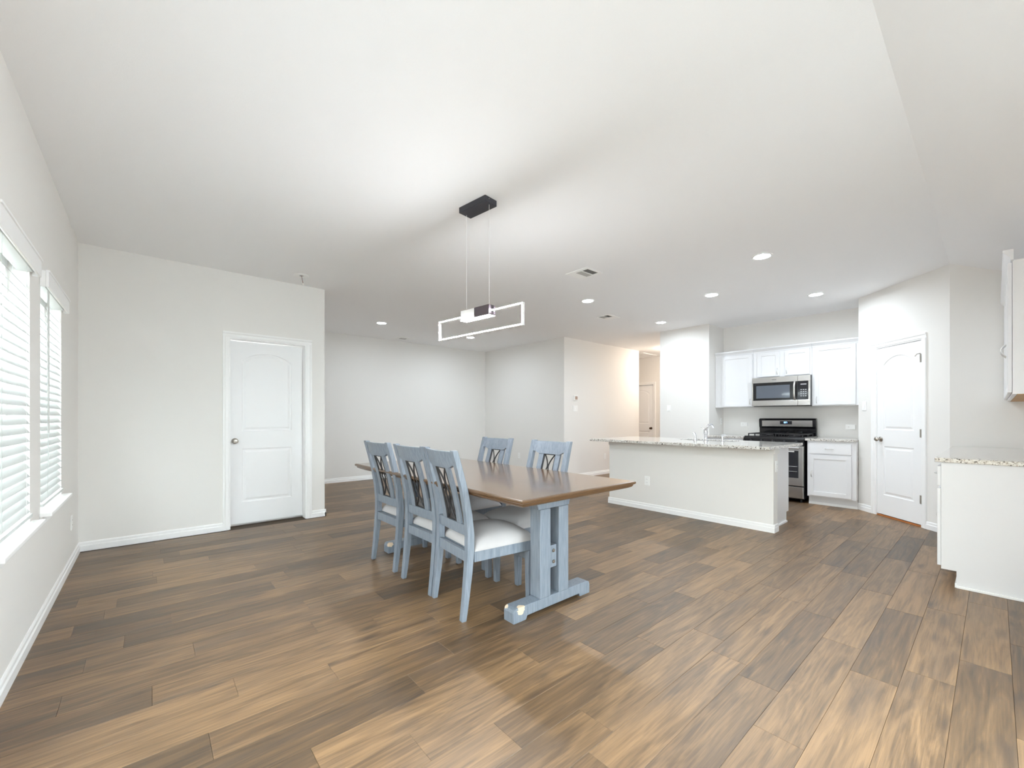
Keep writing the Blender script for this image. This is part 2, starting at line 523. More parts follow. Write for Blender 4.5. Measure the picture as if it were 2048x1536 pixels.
# ---- walls
WIN = [(2.57, 3.33), (3.615, 4.375)]
LG0, LG1, GZ = -0.30, 1.75, 2.08       # added glazed door in the window wall, out of view, for daylight fill
WZ0, WZ1 = 0.62, 2.0
T = 0.14
def wall(name, boxes):
    m = MB()
    for bx in boxes: m.box(*bx)
    return struct(m.build(name, 'wall'))
bx = []
bx.append((XL - T, XL, LG0, LG1, GZ, CZ))
ys = [YS - T, LG0, LG1] + [y for w in WIN for y in w] + [YD + T]
for i in range(0, len(ys), 2):
    bx.append((XL - T, XL, ys[i], ys[i + 1], -0.004, CZ))
for (a, b) in WIN:
    bx += [(XL - T, XL, a, b, -0.004, WZ0), (XL - T, XL, a, b, WZ1, CZ)]
wall('wall_left', bx)
DX0, DX1, DZ = 0.642, 1.406, 2.05
wall('wall_door_side', [(XL, DX0, YD, YD + 0.12, -.004, CZ), (DX1, XA, YD, YD + 0.12, -.004, CZ), (DX0, DX1, YD, YD + 0.12, DZ, CZ)])
wall('light_block_behind_door', [(DX0 - .1, DX1 + .1, YD + .165, YD + .25, -.004, DZ + .1)])  # added block behind the slab, stops outside light leaking in
wall('wall_living_left', [(XA - 0.12, XA, YD + .12, YB + T, -.004, CZ)])
wall('wall_living_back', [(XA, XR + 0.12, YB, YB + T, -.004, CZ)])
wall('wall_living_right', [(XR, XR + 0.12, YH + .12, YB, -.004, CZ)])
wall('wall_hall_left', [(XR, XH, YH, YH + 0.12, -.004, CZ), (XH - .12, XH, YH + .12, 7.1, -.004, CZ)])
HY0, HY1 = 5.72, 6.48
wall('wall_hall_end', [(XE, XE + .12, YK1 - .12, HY0, -.004, CZ), (XE, XE + .12, HY1, 7.1, -.004, CZ), (XE, XE + .12, HY0, HY1, DZ, CZ), (XE + .14, XE + .2, HY0 - .1, HY1 + .1, -.004, DZ + .1)])
wall('wall_hall_far', [(XH, XE, 6.98, 7.1, -.004, CZ)])
wall('wall_kitchen_left', [(XK, XK + .12, YK0 , YK1, -.004, CZ), (XK + .12, XKB + .12, YK0, YK0 + .12, -.004, CZ), (XK + .12, XE, YK1 - .12, YK1, -.004, CZ)])
wall('wall_kitchen_back', [(XKB, XKB + .12, P1[1] - .12, YK0, -.004, CZ)])
dvec = Vector((P2[0] - P1[0], P2[1] - P1[1], 0)); DL = dvec.length; du = dvec.normalized()
nin = Vector((-1, 1, 0)).normalized()      # into the room
def diag(t, off=0.0, z=0.0):
    return Vector((P1[0], P1[1], z)) + du * t + nin * off
PD0, PD1 = 0.285, 0.915                     # pantry door opening along the diagonal
m = MB()
def dbox(m, t0, t1, o0, o1, z0, z1):
    a, b, c2, d = diag(t0, o0), diag(t1, o0), diag(t1, o1), diag(t0, o1)
    vs = [(p.x, p.y, z0) for p in (a, b, c2, d)] + [(p.x, p.y, z1) for p in (a, b, c2, d)]
    return m.add(vs, [(0, 3, 2, 1), (4, 5, 6, 7), (0, 1, 5, 4), (1, 2, 6, 5), (2, 3, 7, 6), (3, 0, 4, 7)])
dbox(m, 0, PD0, -.12, 0, -.004, CZ); dbox(m, PD1, DL, -.12, 0, -.004, CZ); dbox(m, PD0, PD1, -.12, 0, DZ, CZ); dbox(m, PD0 - .05, PD1 + .05, -.2, -.13, -.004, DZ + .1)  # last box: added block behind the pantry door against leaking light
struct(m.build('wall_pantry', 'wall'))
wall('wall_pantry_side', [(P1[0] + .0, XKB + .12, P1[1] - .12, P1[1], -.004, CZ)])
wall('wall_right', [(XRW, XRW + .12, YS - T, P2[1], -.004, CZ)])
GX0, GX1 = 1.2, 2.7                 # added glazed door behind the camera, lets in extra daylight
wall('wall_rear', [(XL - T, GX0, YS - T, YS, -.004, CZ), (GX1, XRW + .12, YS - T, YS, -.004, CZ), (GX0, GX1, YS - T, YS, GZ, CZ)])

# ---- baseboards
def baseboard(side, segs):
    """segs: (p0, p1, normal, extend0, extend1)"""
    m = MB(); t = 0.014
    for p0, p1, n in segs:
        p0 = Vector((p0[0], p0[1], 0)); p1 = Vector((p1[0], p1[1], 0)); n = Vector((n[0], n[1], 0)).normalized()
        prof = [(0, 0), (t, 0), (t, .048), (t * .62, .056), (t * .62, .074), (t * .3, .083), (0, .083)]
        poly = [p0 + n * a + Vector((0, 0, z)) for a, z in prof]
        m.prism(poly, (0, 0, 0), p1 - p0)
    o = m.build('baseboard_' + side, 'trim'); struct(o); return o
e_ = 0.014
CAS = 0.057
baseboard('left', [((XL, LG1), (XL, YD), (1, 0))])
baseboard('door_side', [((XL, YD), (DX0 - CAS, YD), (0, -1)), ((DX1 + CAS, YD), (XA + e_, YD), (0, -1)), ((XA, YD - e_), (XA, YB), (1, 0))])
baseboard('living', [((XA, YB), (XR, YB), (0, -1)), ((XR, YH - e_), (XR, YB), (-1, 0))])
baseboard('hall', [((XR - e_, YH), (XH, YH), (0, -1)), ((XE, YK1), (XE, HY0 - CAS), (-1, 0))])
baseboard('kitchen', [((XK, YK0), (XK, YK1), (-1, 0))])
q = [diag(-0.006), diag(PD0 - CAS), diag(PD1 + CAS), diag(DL + .006)]
baseboard('pantry', [((q[0].x, q[0].y), (q[1].x, q[1].y), nin), ((q[2].x, q[2].y), (q[3].x, q[3].y), nin)])

# ------------------------------------------------------------------ panelled doors
def arch_outline(x0, x1, z0, zs, za, d, n=14):
    """panel outline offset inwards by d: rectangle with an arched head (zs = spring, za = apex)"""
    w = (x1 - x0) / 2; cx = (x0 + x1) / 2
    if za - zs < 1e-4:
        return [(x0 + d, z0 + d), (x1 - d, z0 + d)] + [(x1 - d - (x1 - x0 - 2 * d) * i / n, zs - d) for i in range(n + 1)]
    h = za - zs
    R = (w * w + h * h) / (2 * h); zc = za - R
    Rd = R - d; wd = w - d
    pts = [(x0 + d, z0 + d), (x1 - d, z0 + d)]
    a1 = math.asin(wd / Rd)
    for i in range(n + 1):
        a = a1 - 2 * a1 * i / n
        pts.append((cx + Rd * math.sin(a), zc + Rd * math.cos(a)))
    return pts
def door_slab(w, h, th=0.035):
    """moulded two-panel door; local x 0..w, front face y=0 (front towards -y), z 0..h"""
    m = MB()
    st = 0.118 * (w / 0.764 if w < 0.7 else 1)
    panels = [(st, w - st, 0.235, 0.825, 0.825), (st, w - st, 1.02, 1.80, 1.895)]
    outer = [Vector((0, 0, 0)), Vector((w, 0, 0)), Vector((w, 0, h)), Vector((0, 0, h))]
    holes = [[Vector((x, 0, z)) for x, z in arch_outline(*p, 0.0)] for p in panels]
    loops = [outer] + holes
    tris = tessellate_polygon([[Vector((v.x, v.z, 0)) for v in lp] for lp in loops])
    flat = [v for lp in loops for v in lp]
    m.add(flat, [tuple(t) for t in tris])
    for p in panels:
        prev = arch_outline(*p, 0.0); pd = 0.0
        for d, dep in ((0.008, 0.007), (0.020, 0.008), (0.042, 0.0015)):
            cur = arch_outline(*p, d); n = len(cur)
            vs = [(x, pd, z) for x, z in prev] + [(x, dep, z) for x, z in cur]
            m.add(vs, [(i, (i + 1) % n, n + (i + 1) % n, n + i) for i in range(n)])
            prev, pd = cur, dep
        m.add([(x, pd, z) for x, z in prev], [tuple(range(len(prev)))])
    m.add([(0, 0, 0), (w, 0, 0), (w, 0, h), (0, 0, h), (0, th, 0), (w, th, 0), (w, th, h), (0, th, h)],
          [(4, 5, 6, 7), (0, 1, 5, 4), (1, 2, 6, 5), (2, 3, 7, 6), (3, 0, 4, 7)])
    return m
def knob(m, x, z, y=0.0):
    m.lathe([(0.0, 0), (0.031, 0), (0.031, 0.004), (0.024, 0.009), (0.011, 0.012), (0.011, 0.032), (0.02, 0.037), (0.0265, 0.047), (0.0265, 0.056), (0.018, 0.066), (0, 0.068)], (x, y, z), (0, -1, 0), 20)
def casing(m, x0, x1, z1, w=CAS, y=0.0, t=0.017):
    """door casing around an opening in a wall whose face is y=0 (front towards -y)"""
    prof = [(0, 0), (w, 0), (w, -t), (w * .72, -t), (w * .55, -t * .62), (w * .12, -t * .5), (0, -t * .35)]
    m.prism([Vector((x0 - a, y + b, 0)) for a, b in prof], (0, 0, 0), (0, 0, z1))
    m.prism([Vector((x1 + a, y + b, 0)) for a, b in prof], (0, 0, 0), (0, 0, z1))
    m.prism([Vector((x0 - w, y + b, z1 + a)) for a, b in prof], (0, 0, 0), (x1 - x0 + 2 * w, 0, 0))
    return m
def jamb(m, x0, x1, z1, d, t=0.012):
    m.box(x0, x0 + t, 0, d, 0, z1); m.box(x1 - t, x1, 0, d, 0, z1); m.box(x0 + t, x1 - t, 0, d, z1 - t, z1)
    return m

# door_1: wall beside the window corner (hung on the far side of the wall)
d1 = empty('door_1', (0, YD, 0)); struct(d1)
s = door_slab(DX1 - DX0 - .028, 2.008); s.v = [(x + DX0 + .014, y + .118, z + .022) for x, y, z in s.v]
s.build('slab', 'door', d1)
k_ = MB(); knob(k_, DX0 + .067, .935, .118); k_.build('knob', 'nickel', d1, smooth=True)
jamb(MB(), DX0, DX1, DZ, .118).build('jamb', 'trim', d1)
t1 = empty('trim_1', (0, YD, 0)); struct(t1)
casing(MB(), DX0, DX1, DZ).build('casing', 'trim', t1)

# door_2: pantry door on the diagonal
rz2 = math.atan2(du.y, du.x)
def on_diag(name):
    o = empty(name, (P1[0], P1[1], 0), 0)
    # local x along the wall, local -y into the room
    o.rotation_euler = (0, 0, rz2)
    return o
# local x = du, local y = rot90(du) ; check that -y points into the room
ly = Vector((-du.y, du.x, 0))
flip = -1 if ly.dot(nin) > 0 else 1       # y sign so that -y is the room side
def pantry(mb):
    mb.v = [(x, y * flip, z) for x, y, z in mb.v]; return mb
d2 = on_diag('door_2'); struct(d2)
s = door_slab(PD1 - PD0 - .028, 2.008); s.v = [(x + PD0 + .014, y + .004, z + .024) for x, y, z in s.v]
pantry(s).build('slab', 'door', d2)
k_ = MB(); knob(k_, PD0 + .07, .93, .004); pantry(k_).build('knob', 'nickel', d2, smooth=True)
for zz in (0.30, 1.02, 1.84):
    h_ = MB().tube([(PD1 - .012, -.004, zz - .045), (PD1 - .012, -.004, zz + .045)], .0065, 8)
    h_.box(PD1 - .028, PD1 - .012, -.001, .004, zz - .045, zz + .045)
    if zz > 1.5:                                  # hinge-pin door stop
        h_.tube([(PD1 - .012, -.006, zz + .05), (PD1 - .02, -.035, zz + .045), (PD1 - .03, -.05, zz + .02)], .005, 8)
    pantry(h_).build('hinge', 'nickel', d2)
pantry(jamb(MB(), PD0, PD1, DZ, .118)).build('jamb', 'trim', d2)
t2 = on_diag('trim_2'); struct(t2)
pantry(casing(MB(), PD0, PD1, DZ)).build('casing', 'trim', t2)
t3 = on_diag('trim_3'); struct(t3)
pantry(MB().box(PD0 + .013, PD1 - .013, -.001, .115, 0, .014)).build('threshold', 'oak', t3, bevel=.003)

# door_3: at the end of the hall
d3 = empty('door_3', (XE, HY1, 0), -math.pi / 2); struct(d3)      # local x -> -Y, local -y -> -X
s = door_slab(HY1 - HY0 - .028, 2.008); s.v = [(x + .014, y + .03, z + .02) for x, y, z in s.v]
s.build('slab', 'door', d3)
k_ = MB(); knob(k_, HY1 - HY0 - .085, .92, .03); k_.build('knob', plain('bronze', srgb(96, 78, 66), .4, metal=1), d3, smooth=True)
jamb(MB(), 0, HY1 - HY0, DZ, .118).build('jamb', 'trim', d3)
t4 = empty('trim_4', (XE, HY1, 0), -math.pi / 2); struct(t4)
casing(MB(), 0, HY1 - HY0, DZ).build('casing', 'trim', t4)

# fill_door_rear, fill_door_left: unseen doors added for daylight, behind the camera and in the window wall
def glazed(name, loc, rz, W):
    d = empty(name, loc, rz); struct(d)
    m = MB(); fr = .06; y0, y1 = .03, .09; xm = W / 2
    for a, b in ((0, fr), (W - fr, W), (xm - .04, xm + .04)): m.box(a, b, y0, y1, 0, GZ)
    for a, b in ((fr, xm - .04), (xm + .04, W - fr)):
        m.box(a, b, y0, y1, 0, .07); m.box(a, b, y0, y1, GZ - fr, GZ)
    m.build('frame', 'vinyl', d)
    for a, b in ((fr, xm - .04), (xm + .04, W - fr)):
        MB().box(a, b, .058, .062, .07, GZ - fr).build('pane', 'glass', d)
glazed('fill_door_rear', (GX0, YS - T, 0), 0, GX1 - GX0)
glazed('fill_door_left', (XL, LG0, 0), math.pi / 2, LG1 - LG0)

# ------------------------------------------------------------------ windows and blinds
def make_window(idx, a, b):
    w = empty('window_%d' % idx, (XL, 0, 0)); struct(w)
    fx0, fx1 = -.125, -.075
    m = MB(); fr = .045
    m.box(fx0, fx1, a, a + fr, WZ0, WZ1); m.box(fx0, fx1, b - fr, b, WZ0, WZ1)
    m.box(fx0, fx1, a + fr, b - fr, WZ0, WZ0 + fr); m.box(fx0, fx1, a + fr, b - fr, WZ1 - fr, WZ1)
    zm = (WZ0 + WZ1) / 2
    m.box(fx0 + .01, fx1 + .004, a + fr, b - fr, zm - .022, zm + .022)
    m.build('frame', 'vinyl', w, bevel=.003)
    for z0, z1 in ((WZ0 + fr, zm - .022), (zm + .022, WZ1 - fr)):
        MB().box(-.102, -.098, a + fr, b - fr, z0, z1).build('pane', 'glass', w)
    s_ = MB().prism([Vector((x, y, WZ0 + .001)) for x, y in [(-.075, a), (.0008, a), (.0008, a - .045), (.052, a - .045), (.052, b + .045), (.0008, b + .045), (.0008, b), (-.075, b)]], (0, 0, 0), (0, 0, .021))
    s_.build('sill', 'trim', w, bevel=.004)
    MB().box(0.0005, .013, a - .03, b + .03, WZ0 - .052, WZ0).build('apron', 'trim', w, bevel=.003)
make_window(1, *WIN[0]); make_window(2, *WIN[1])
SZ = WZ0 + .022
def make_blind(a, b, label, wand):
    r = empty('window_blind', (XL, (a + b) / 2, SZ)); W = (b - a) / 2
    tag(r, label, 'blind', 'slatted window blinds')
    H = WZ1 - SZ
    v = MB()
    v.box(.026, .038, -W - .035, W + .035, H - .055, H + .038)
    v.box(.002, .026, -W - .035, -W - .025, H - .055, H + .038); v.box(.002, .026, W + .025, W + .035, H - .055, H + .038)
    v.box(.026, .044, -W - .038, W + .038, H + .030, H + .042)
    v.build('valance', 'trim', r, bevel=.003)
    MB().box(-.045, .012, -W + .004, W - .004, H - .042, H - .002).build('headrail', 'slat', r)
    n = 26
    zs = [0.075 + (H - .13 - .075) * i / (n - 1) for i in range(n)]
    tilt = math.radians(56)
    sm = MB(); hw = .025
    cs, sn = math.cos(tilt), math.sin(tilt)
    L0 = W - .006
    prof = []
    for k in range(5):
        u = -hw + 2 * hw * k / 4; bow = .0025 * (1 - (u / hw) ** 2)
        prof.append((u, bow + .0013))
    for k in range(4, -1, -1):
        u = -hw + 2 * hw * k / 4; bow = .0025 * (1 - (u / hw) ** 2)
        prof.append((u, bow - .0013))
    poly = [Vector((u * cs - (-h) * sn * 0 + 0, 0, u * -sn + h * cs)) for u, h in prof]
    sm.prism([p + Vector((0, -L0, 0)) for p in poly], (0, 0, 0), (0, 2 * L0, 0))
    first = sm.build('slat', 'slat', r)
    first.location = (-.012, 0, zs[0])
    for z in zs[1:]:
        o = first.copy(); COL.objects.link(o); o.parent = r; o.location = (-.012, 0, z)
    br = MB().box(-.034, .012, -W + .006, W - .006, .028, .046).build('bottom_rail', 'slat', r, bevel=.003)
    for y in (-W * .62, W * .62):
        lc = MB()
        lc.box(.0105, .0117, y - .002, y + .002, .046, H - .04)
        lc.box(-.0357, -.0345, y - .002, y + .002, .046, H - .04)
        lc.build('ladder_cord', 'slat', r)
    if wand:
        MB().tube([(.022, -W + .07, H - .06), (.023, -W + .072, H - .9)], .005, 8).build('tilt_wand', plain('grey_wand', srgb(200, 200, 198), .3), r, smooth=True)
        MB().tube([(.018, -W + .11, H - .06), (.018, -W + .11, H - 1.1)], .0017, 6).build('lift_cord', 'slat', r)
    return r
make_blind(*WIN[0], 'white slatted blind on the window farther from the room corner', False)
make_blind(*WIN[1], 'white slatted blind with a grey tilt wand, on the window beside the room corner', True)

# ---- outside, added: paving that cuts light from below, and a board fence
struct(MB().box(-9, XL - T - .002, -8, 12, -.3, -.15).box(XL - T - .002, 12, -8, YS - T - .06, -.3, -.15).build('ground_outside', plain('pale_concrete', srgb(150, 149, 150), .9, mottle=.15)))
fe = tag(empty('board_fence', (-4.2, 3.0, -.15)), 'tan board fence added beyond the windows', 'fence')
fm = plain('fence_wood', srgb(196, 172, 142), .8, mottle=.1)
fb = MB().box(-.01, .01, -.072, .072, 0, 1.83).build('board', fm, fe); fb.location = (0, -6, 0)
for i in range(1, 80):
    o = fb.copy(); COL.objects.link(o); o.parent = fe; o.location = (0, -6 + .15 * i, random.uniform(-.01, .01))
for z in (.35, 1.5): MB().box(-.05, -.0105, -6.1, 6, z, z + .09).build('rail', fm, fe)

# ------------------------------------------------------------------ dining table
TB = empty('dining_table', (1.925, 2.69, 0))
tag(TB, 'trestle dining table with glossy brown top and chipped grey-blue feet', 'table')
TZ, TWX, TWY = 0.772, 0.508, 1.135
def rect_ring(rx, ry, z):
    return [(-rx, -ry, z), (rx, -ry, z), (rx, ry, z), (-rx, ry, z)]
m = MB()
levels = [(-.010, TZ), (-.002, TZ - .0035), (0.0, TZ - .009), (-.001, TZ - .017), (-.006, TZ - .021), (-.012, TZ - .022), (-.014, TZ - .030), (-.020, TZ - .038), (-.030, TZ - .042), (-.034, TZ - .045)]
def rings(m, lv, cap_top, cap_bottom):
    vs = []; fs = []
    for off, z in lv: vs += rect_ring(TWX + off, TWY + off, z)
    if cap_top: fs.append((0, 1, 2, 3))
    for i in range(len(lv) - 1):
        for k in range(4):
            k2 = (k + 1) % 4
            fs.append((4 * i + k, 4 * i + k2, 4 * i + 4 + k2, 4 * i + 4 + k))
    if cap_bottom: fs.append(tuple(range(4 * len(lv) - 1, 4 * len(lv) - 5, -1)))
    return m.add(vs, fs)
rings(m, levels[:1] + [(-.010, TZ - .012)], True, True).build('tabletop', 'tabletop', TB)
mo = MB()
rings(mo, levels[:1] + levels[1:], False, True)
mo.build('edge_moulding', plain('dark_brown_edge', srgb(92, 66, 40), .3, spec=.6, mottle=.18, coat=.4), TB)
for sgn in (-1, 1):
    yc = sgn * 0.835
    # foot with undercut middle and rounded top ends
    prof = [(-.342, 0.0), (-.342, .06), (-.335, .078), (-.318, .085), (.318, .085), (.335, .078), (.342, .06), (.342, 0.0), (.245, 0.0), (.235, .022), (-.235, .022), (-.245, 0.0)]
    MB().prism([Vector((x, yc - .045, z)) for x, z in prof], (0, 0, 0), (0, .09, 0)).build('foot', 'chipped', TB, bevel=.004)
    for x0 in (-.128, .038):
        MB().box(x0, x0 + .09, yc - .045, yc + .045, .085, .628).build('post', 'paint', TB, bevel=.005)
    up = [(-.36, TZ - .045), (-.36, .700), (-.21, .690)]
    up += [(-.21 + .07 * math.sin(t), .690 - .062 * (1 - math.cos(t))) for t in [math.pi / 2 * i / 6 for i in range(1, 7)]]
    up += [(-x, z) for x, z in reversed(up)]
    MB().prism([Vector((x, yc - .04, z)) for x, z in up], (0, 0, 0), (0, .08, 0)).build('beam', 'paint', TB, bevel=.003)
    for zz in (.285, .355):
        MB().lathe([(0, 0), (.011, 0), (.010, .005), (0, .007)], (0, yc + sgn * .032, zz), (0, sgn, 0), 12).build('bolt', 'nickel', TB, smooth=True)
MB().box(-.0315, .0315, -.866, .866, .25, .39).build('stretcher', 'paint', TB, bevel=.004)

# ------------------------------------------------------------------ dining chairs
POST = [(-.232, 0), (-.214, .14), (-.199, .28), (-.189, .40), (-.188, .50), (-.200, .62), (-.226, .76), (-.258, .88), (-.288, .985), (-.292, 1.0)]
def lean(z):
    for (x0, z0), (x1, z1) in zip(POST[:-1], POST[1:]):
        if z0 <= z <= z1: return x0 + (x1 - x0) * (z - z0) / (z1 - z0)
    return POST[-1][0]
def make_chair():
    r = empty('dining_chair', (0, 0, 0))
    for s in (-1, 1):
        MB().sweep_rect([(x, s * .199, z) for x, z in POST], [.030, .036, .042, .046, .046, .042, .04, .038, .036, .034], [.036, .039, .042, .042, .042, .042, .042, .042, .042, .042]).build('rear_leg', 'paint', r, bevel=.004)
        MB().sweep_rect([(.255, s * .197, 0), (.255, s * .197, .2), (.255, s * .197, .335)], [.036, .042, .044], [.036, .042, .044]).build('front_leg', 'paint', r, bevel=.004)
    # seat frame
    f = MB()
    f.box(-.165, .277, -.217, -.195, .335, .398); f.box(-.165, .277, .195, .217, .335, .398)
    f.box(.255, .277, -.195, .195, .335, .398); f.box(-.205, -.183, -.178, .178, .335, .398)
    f.box(-.165, .255, -.195, .195, .37, .396)
    f.build('seat_frame', 'paint', r, bevel=.002)
    # cushion
    n = 14; vs = []; fs = []
    x0, x1, yw = -.163, .287, .221
    def edge(u):                                   # roll-over near the border
        d = min(u, 1 - u); return 1 - (1 - min(1, d / .16)) ** 2.4
    for i in range(n + 1):
        for j in range(n + 1):
            u, v = i / n, j / n
            u2 = .5 - .5 * math.cos(math.pi * u); v2 = .5 - .5 * math.cos(math.pi * v)
            e = edge(u2) * edge(v2)
            z = .400 + .052 * math.sqrt(max(0, e)) + .050 * (math.sin(math.pi * u2) * math.sin(math.pi * v2)) ** .8
            vs.append((x0 + (x1 - x0) * u2, -yw + 2 * yw * v2, z))
    for i in range(n):
        for j in range(n):
            fs.append((i * (n + 1) + j, (i + 1) * (n + 1) + j, (i + 1) * (n + 1) + j + 1, i * (n + 1) + j + 1))
    rim = [i * (n + 1) for i in range(n + 1)] + [n * (n + 1) + j for j in range(1, n + 1)] + [i * (n + 1) + n for i in range(n - 1, -1, -1)] + [j for j in range(n - 1, 0, -1)]
    k = len(vs); vs += [(vs[i][0], vs[i][1], .3985) for i in rim]
    for a in range(len(rim)):
        b = (a + 1) % len(rim); fs.append((rim[a], rim[b], k + b, k + a))
    fs.append(tuple(range(k, k + len(rim))))
    MB().add(vs, fs).build('seat_cushion', 'fabric', r, smooth=True)
    # crest rail: bowed, with its lower edge dropping to a flat middle
    def rail(zt, zb, bow, th, yw=.181, N=16):
        vs = []; fs = []
        for i in range(N + 1):
            y = -yw + 2 * yw * i / N
            bx_ = bow * (1 - (y / yw) ** 2)
            for z in (zt(y), zb(y)):
                for off in (th / 2, -th / 2):
                    vs.append((lean(z) - bx_ + off, y, z))
        for i in range(N):
            a, b = 4 * i, 4 * i + 4
            fs += [(a, b, b + 1, a + 1), (a + 2, a + 3, b + 3, b + 2), (a, a + 2, b + 2, b), (a + 1, b + 1, b + 3, a + 3)]
        fs += [(0, 1, 3, 2), (4 * N, 4 * N + 2, 4 * N + 3, 4 * N + 1)]
        return MB().add(vs, fs)
    def low(y):
        a = abs(y)
        return .888 if a < .118 else .888 + min(1, (a - .118) / .04) * .02
    rail(lambda y: .992, low, .022, .024).build('crest_rail', 'paint', r, bevel=.002, angle=50)
    rail(lambda y: .552, lambda y: .488, .006, .024).build('lower_rail', 'paint', r, bevel=.002, angle=50)
    zz = [.55, .62, .70, .78, .86, .892]
    bow = lambda z: .006 + .016 * (z - .55) / .34
    for s in (-1, 1):
        MB().sweep_rect([(lean(z) - bow(z) * .78, s * .095, z) for z in zz], .016, .052).build('slat', 'paint', r, bevel=.002)
    # ironwork panel: side bars and two crossing curves that frame a diamond
    fr = MB(); zz = [.552 + (.888 - .552) * i / 24 for i in range(25)]
    P = lambda y, z: (lean(z) - bow(z) * .95, y, z)
    for s in (-1, 1):
        fr.tube([P(s * .0625, z) for z in zz[::4]], .0068, 6)
        crv = []
        for z in zz:
            t = (z - .552) / .336
            a = abs(t - .5) * 2                     # 0 middle .. 1 ends
            if a < .38: w_ = .026 * (1 - a / .38) + .004 * (a / .38)
            else: w_ = .004 + .055 * ((a - .38) / .62) ** 1.7
            crv.append(P(s * w_, z))
        fr.tube(crv, .0056, 6)
    for z in (.556, .885):
        fr.tube([P(-.066, z), P(.066, z)], .0045, 6)
    fr.build('iron_fretwork', 'iron', r, smooth=True)
    return r
CH = 'dining chairs around the table'
chair = make_chair()
spots = [
    ((1.640, 2.212), -6.3, 'grey-blue dining chair on the window side, beside the more chipped trestle foot'),
    ((1.661, 2.678), 0.0, 'grey-blue dining chair, middle one of three on the window side of the table'),
    ((1.665, 3.239), 0.6, 'grey-blue dining chair on the window side, at the living room end of the table'),
    ((2.243, 2.425), 180.0, 'grey-blue dining chair on the island side, beside the more chipped trestle foot'),
    ((2.243, 3.136), 180.0, 'grey-blue dining chair on the island side, toward the living room end of the table'),
]
for i, (p, a, lb) in enumerate(spots):
    o = chair if i == 0 else dup(chair)
    o.location = (p[0], p[1], 0); o.rotation_euler = (0, 0, math.radians(a))
    tag(o, lb, 'chair', CH)

# ------------------------------------------------------------------ pendant light
PD = empty('pendant_light', (1.806, 2.466, 0), math.atan2(.13, .9915))     # local y along the fitting
tag(PD, 'linear LED pendant with a glowing rectangular frame and charcoal canopy over the table', 'pendant light')
cn = MB().box(-.058, .058, -.137, .137, CZ - .042, CZ - .0005).build('canopy', 'canopy', PD, bevel=.002)
sc_ = MB()
for y in (-.1365,):
    sc_.lathe([(0, 0), (.004, 0), (.003, .003), (0, .004)], (-.02, y, CZ - .014), (0, -1, 0), 10)
sc_.build('screw', 'nickel', cn)
for y in (-.118, .118):
    MB().tube([(0, y, 1.985), (0, y, CZ - .042)], .0013, 6).build('cable', 'cable', PD)
    MB().lathe([(.004, 0), (.004, .012), (.0025, .016), (0, .016)], (0, y, 1.984), (0, 0, 1), 10).build('cable_grip', 'nickel', PD)
HL, Z0, Z1, bw = .4375, 1.800, 1.952, .013
wh = plain('white_aluminium', srgb(226, 224, 222), .35)
for nm, y0, y1, z0, z1 in (('bottom_bar', -HL, HL, Z0, Z0 + bw), ('top_bar', -HL, HL, Z1 - bw, Z1), ('end_bar', -HL, -HL + bw, Z0 + bw, Z1 - bw), ('end_bar', HL - bw, HL, Z0 + bw, Z1 - bw)):
    b_ = MB().box(-.009, .009, y0, y1, z0, z1).build(nm, wh, PD)
    g = .0033
    for x in (-.0094, .0094):
        MB().add([(x, y0 + g, z0 + g), (x, y1 - g, z0 + g), (x, y1 - g, z1 - g), (x, y0 + g, z1 - g)], [(0, 1, 2, 3)]).build('led_strip', 'led', b_)
# centre housing: a pale box and a dark box clasped over the top bar
hz0, hz1 = 1.912, 1.984
MB().box(-.03, .03, .0, .150, hz0, hz1).build('pale_housing', wh, PD, bevel=.0015)
MB().box(-.036, .03, -.150, .0, hz0, hz1).build('dark_housing', plain('dark_aluminium', srgb(84, 74, 80), .4), PD, bevel=.0015)
MB().add([(-.034, -.149, hz0 - .0006), (.029, -.149, hz0 - .0006), (.029, .149, hz0 - .0006), (-.034, .149, hz0 - .0006)], [(0, 3, 2, 1)]).build('led_strip', 'led', PD)

# ------------------------------------------------------------------ recessed ceiling lights
can = empty('recessed_light', (0, 0, CZ))
MB().lathe([(.092, -.0005), (.092, -.003), (.080, -.006), (.070, -.003), (.070, -.0005)], (0, 0, 0), (0, 0, 1), 32).build('trim_ring', 'plastic', can, smooth=True)
MB().lathe([(0, -.0022), (.0695, -.0022), (.0695, -.0012), (0, -.0012)], (0, 0, 0), (0, 0, 1), 32).build('lens', 'canlens', can)
cans = [(2.88, 6.59, 'round recessed light over the living area, beyond the panelled door wall'),
        (4.70, 6.65, 'round recessed light over the living area, seen under the pendant frame'),
        (4.41, 3.55, 'round recessed light between the two ceiling vents, island end toward the living area'),
        (4.46, 1.47, 'round recessed light above the island end nearest the pantry'),
        (5.38, 2.35, 'round recessed light above the middle of the kitchen aisle, over the sink'),
        (6.35, 1.48, 'round recessed light in front of the range and pantry corner'),
        (6.31, 3.57, 'round recessed light beside the hall opening and plain kitchen wall')]
for i, (x, y, lb) in enumerate(cans):
    o = can if i == 0 else dup(can)
    o.location = (x, y, CZ); tag(o, lb, 'ceiling light', 'recessed ceiling lights')
    ld = bpy.data.lights.new('lamp', 'AREA'); ld.shape = 'DISK'; ld.size = .13; ld.energy = CAN_WATTS; ld.color = CAN_COLOR; ld.spread = math.radians(172)
    lo = bpy.data.objects.new('lamp', ld); COL.objects.link(lo); lo.parent = o; lo.location = (0, 0, -.007)
hl = empty('flush_ceiling_light', (8.75, 4.72, CZ))
tag(hl, 'warm flush ceiling light inside the hall', 'ceiling light')
MB().lathe([(0, -.001), (.16, -.001), (.165, -.02), (.15, -.03), (0, -.03)], (0, 0, 0), (0, 0, 1), 28).build('base', 'nickel', hl)
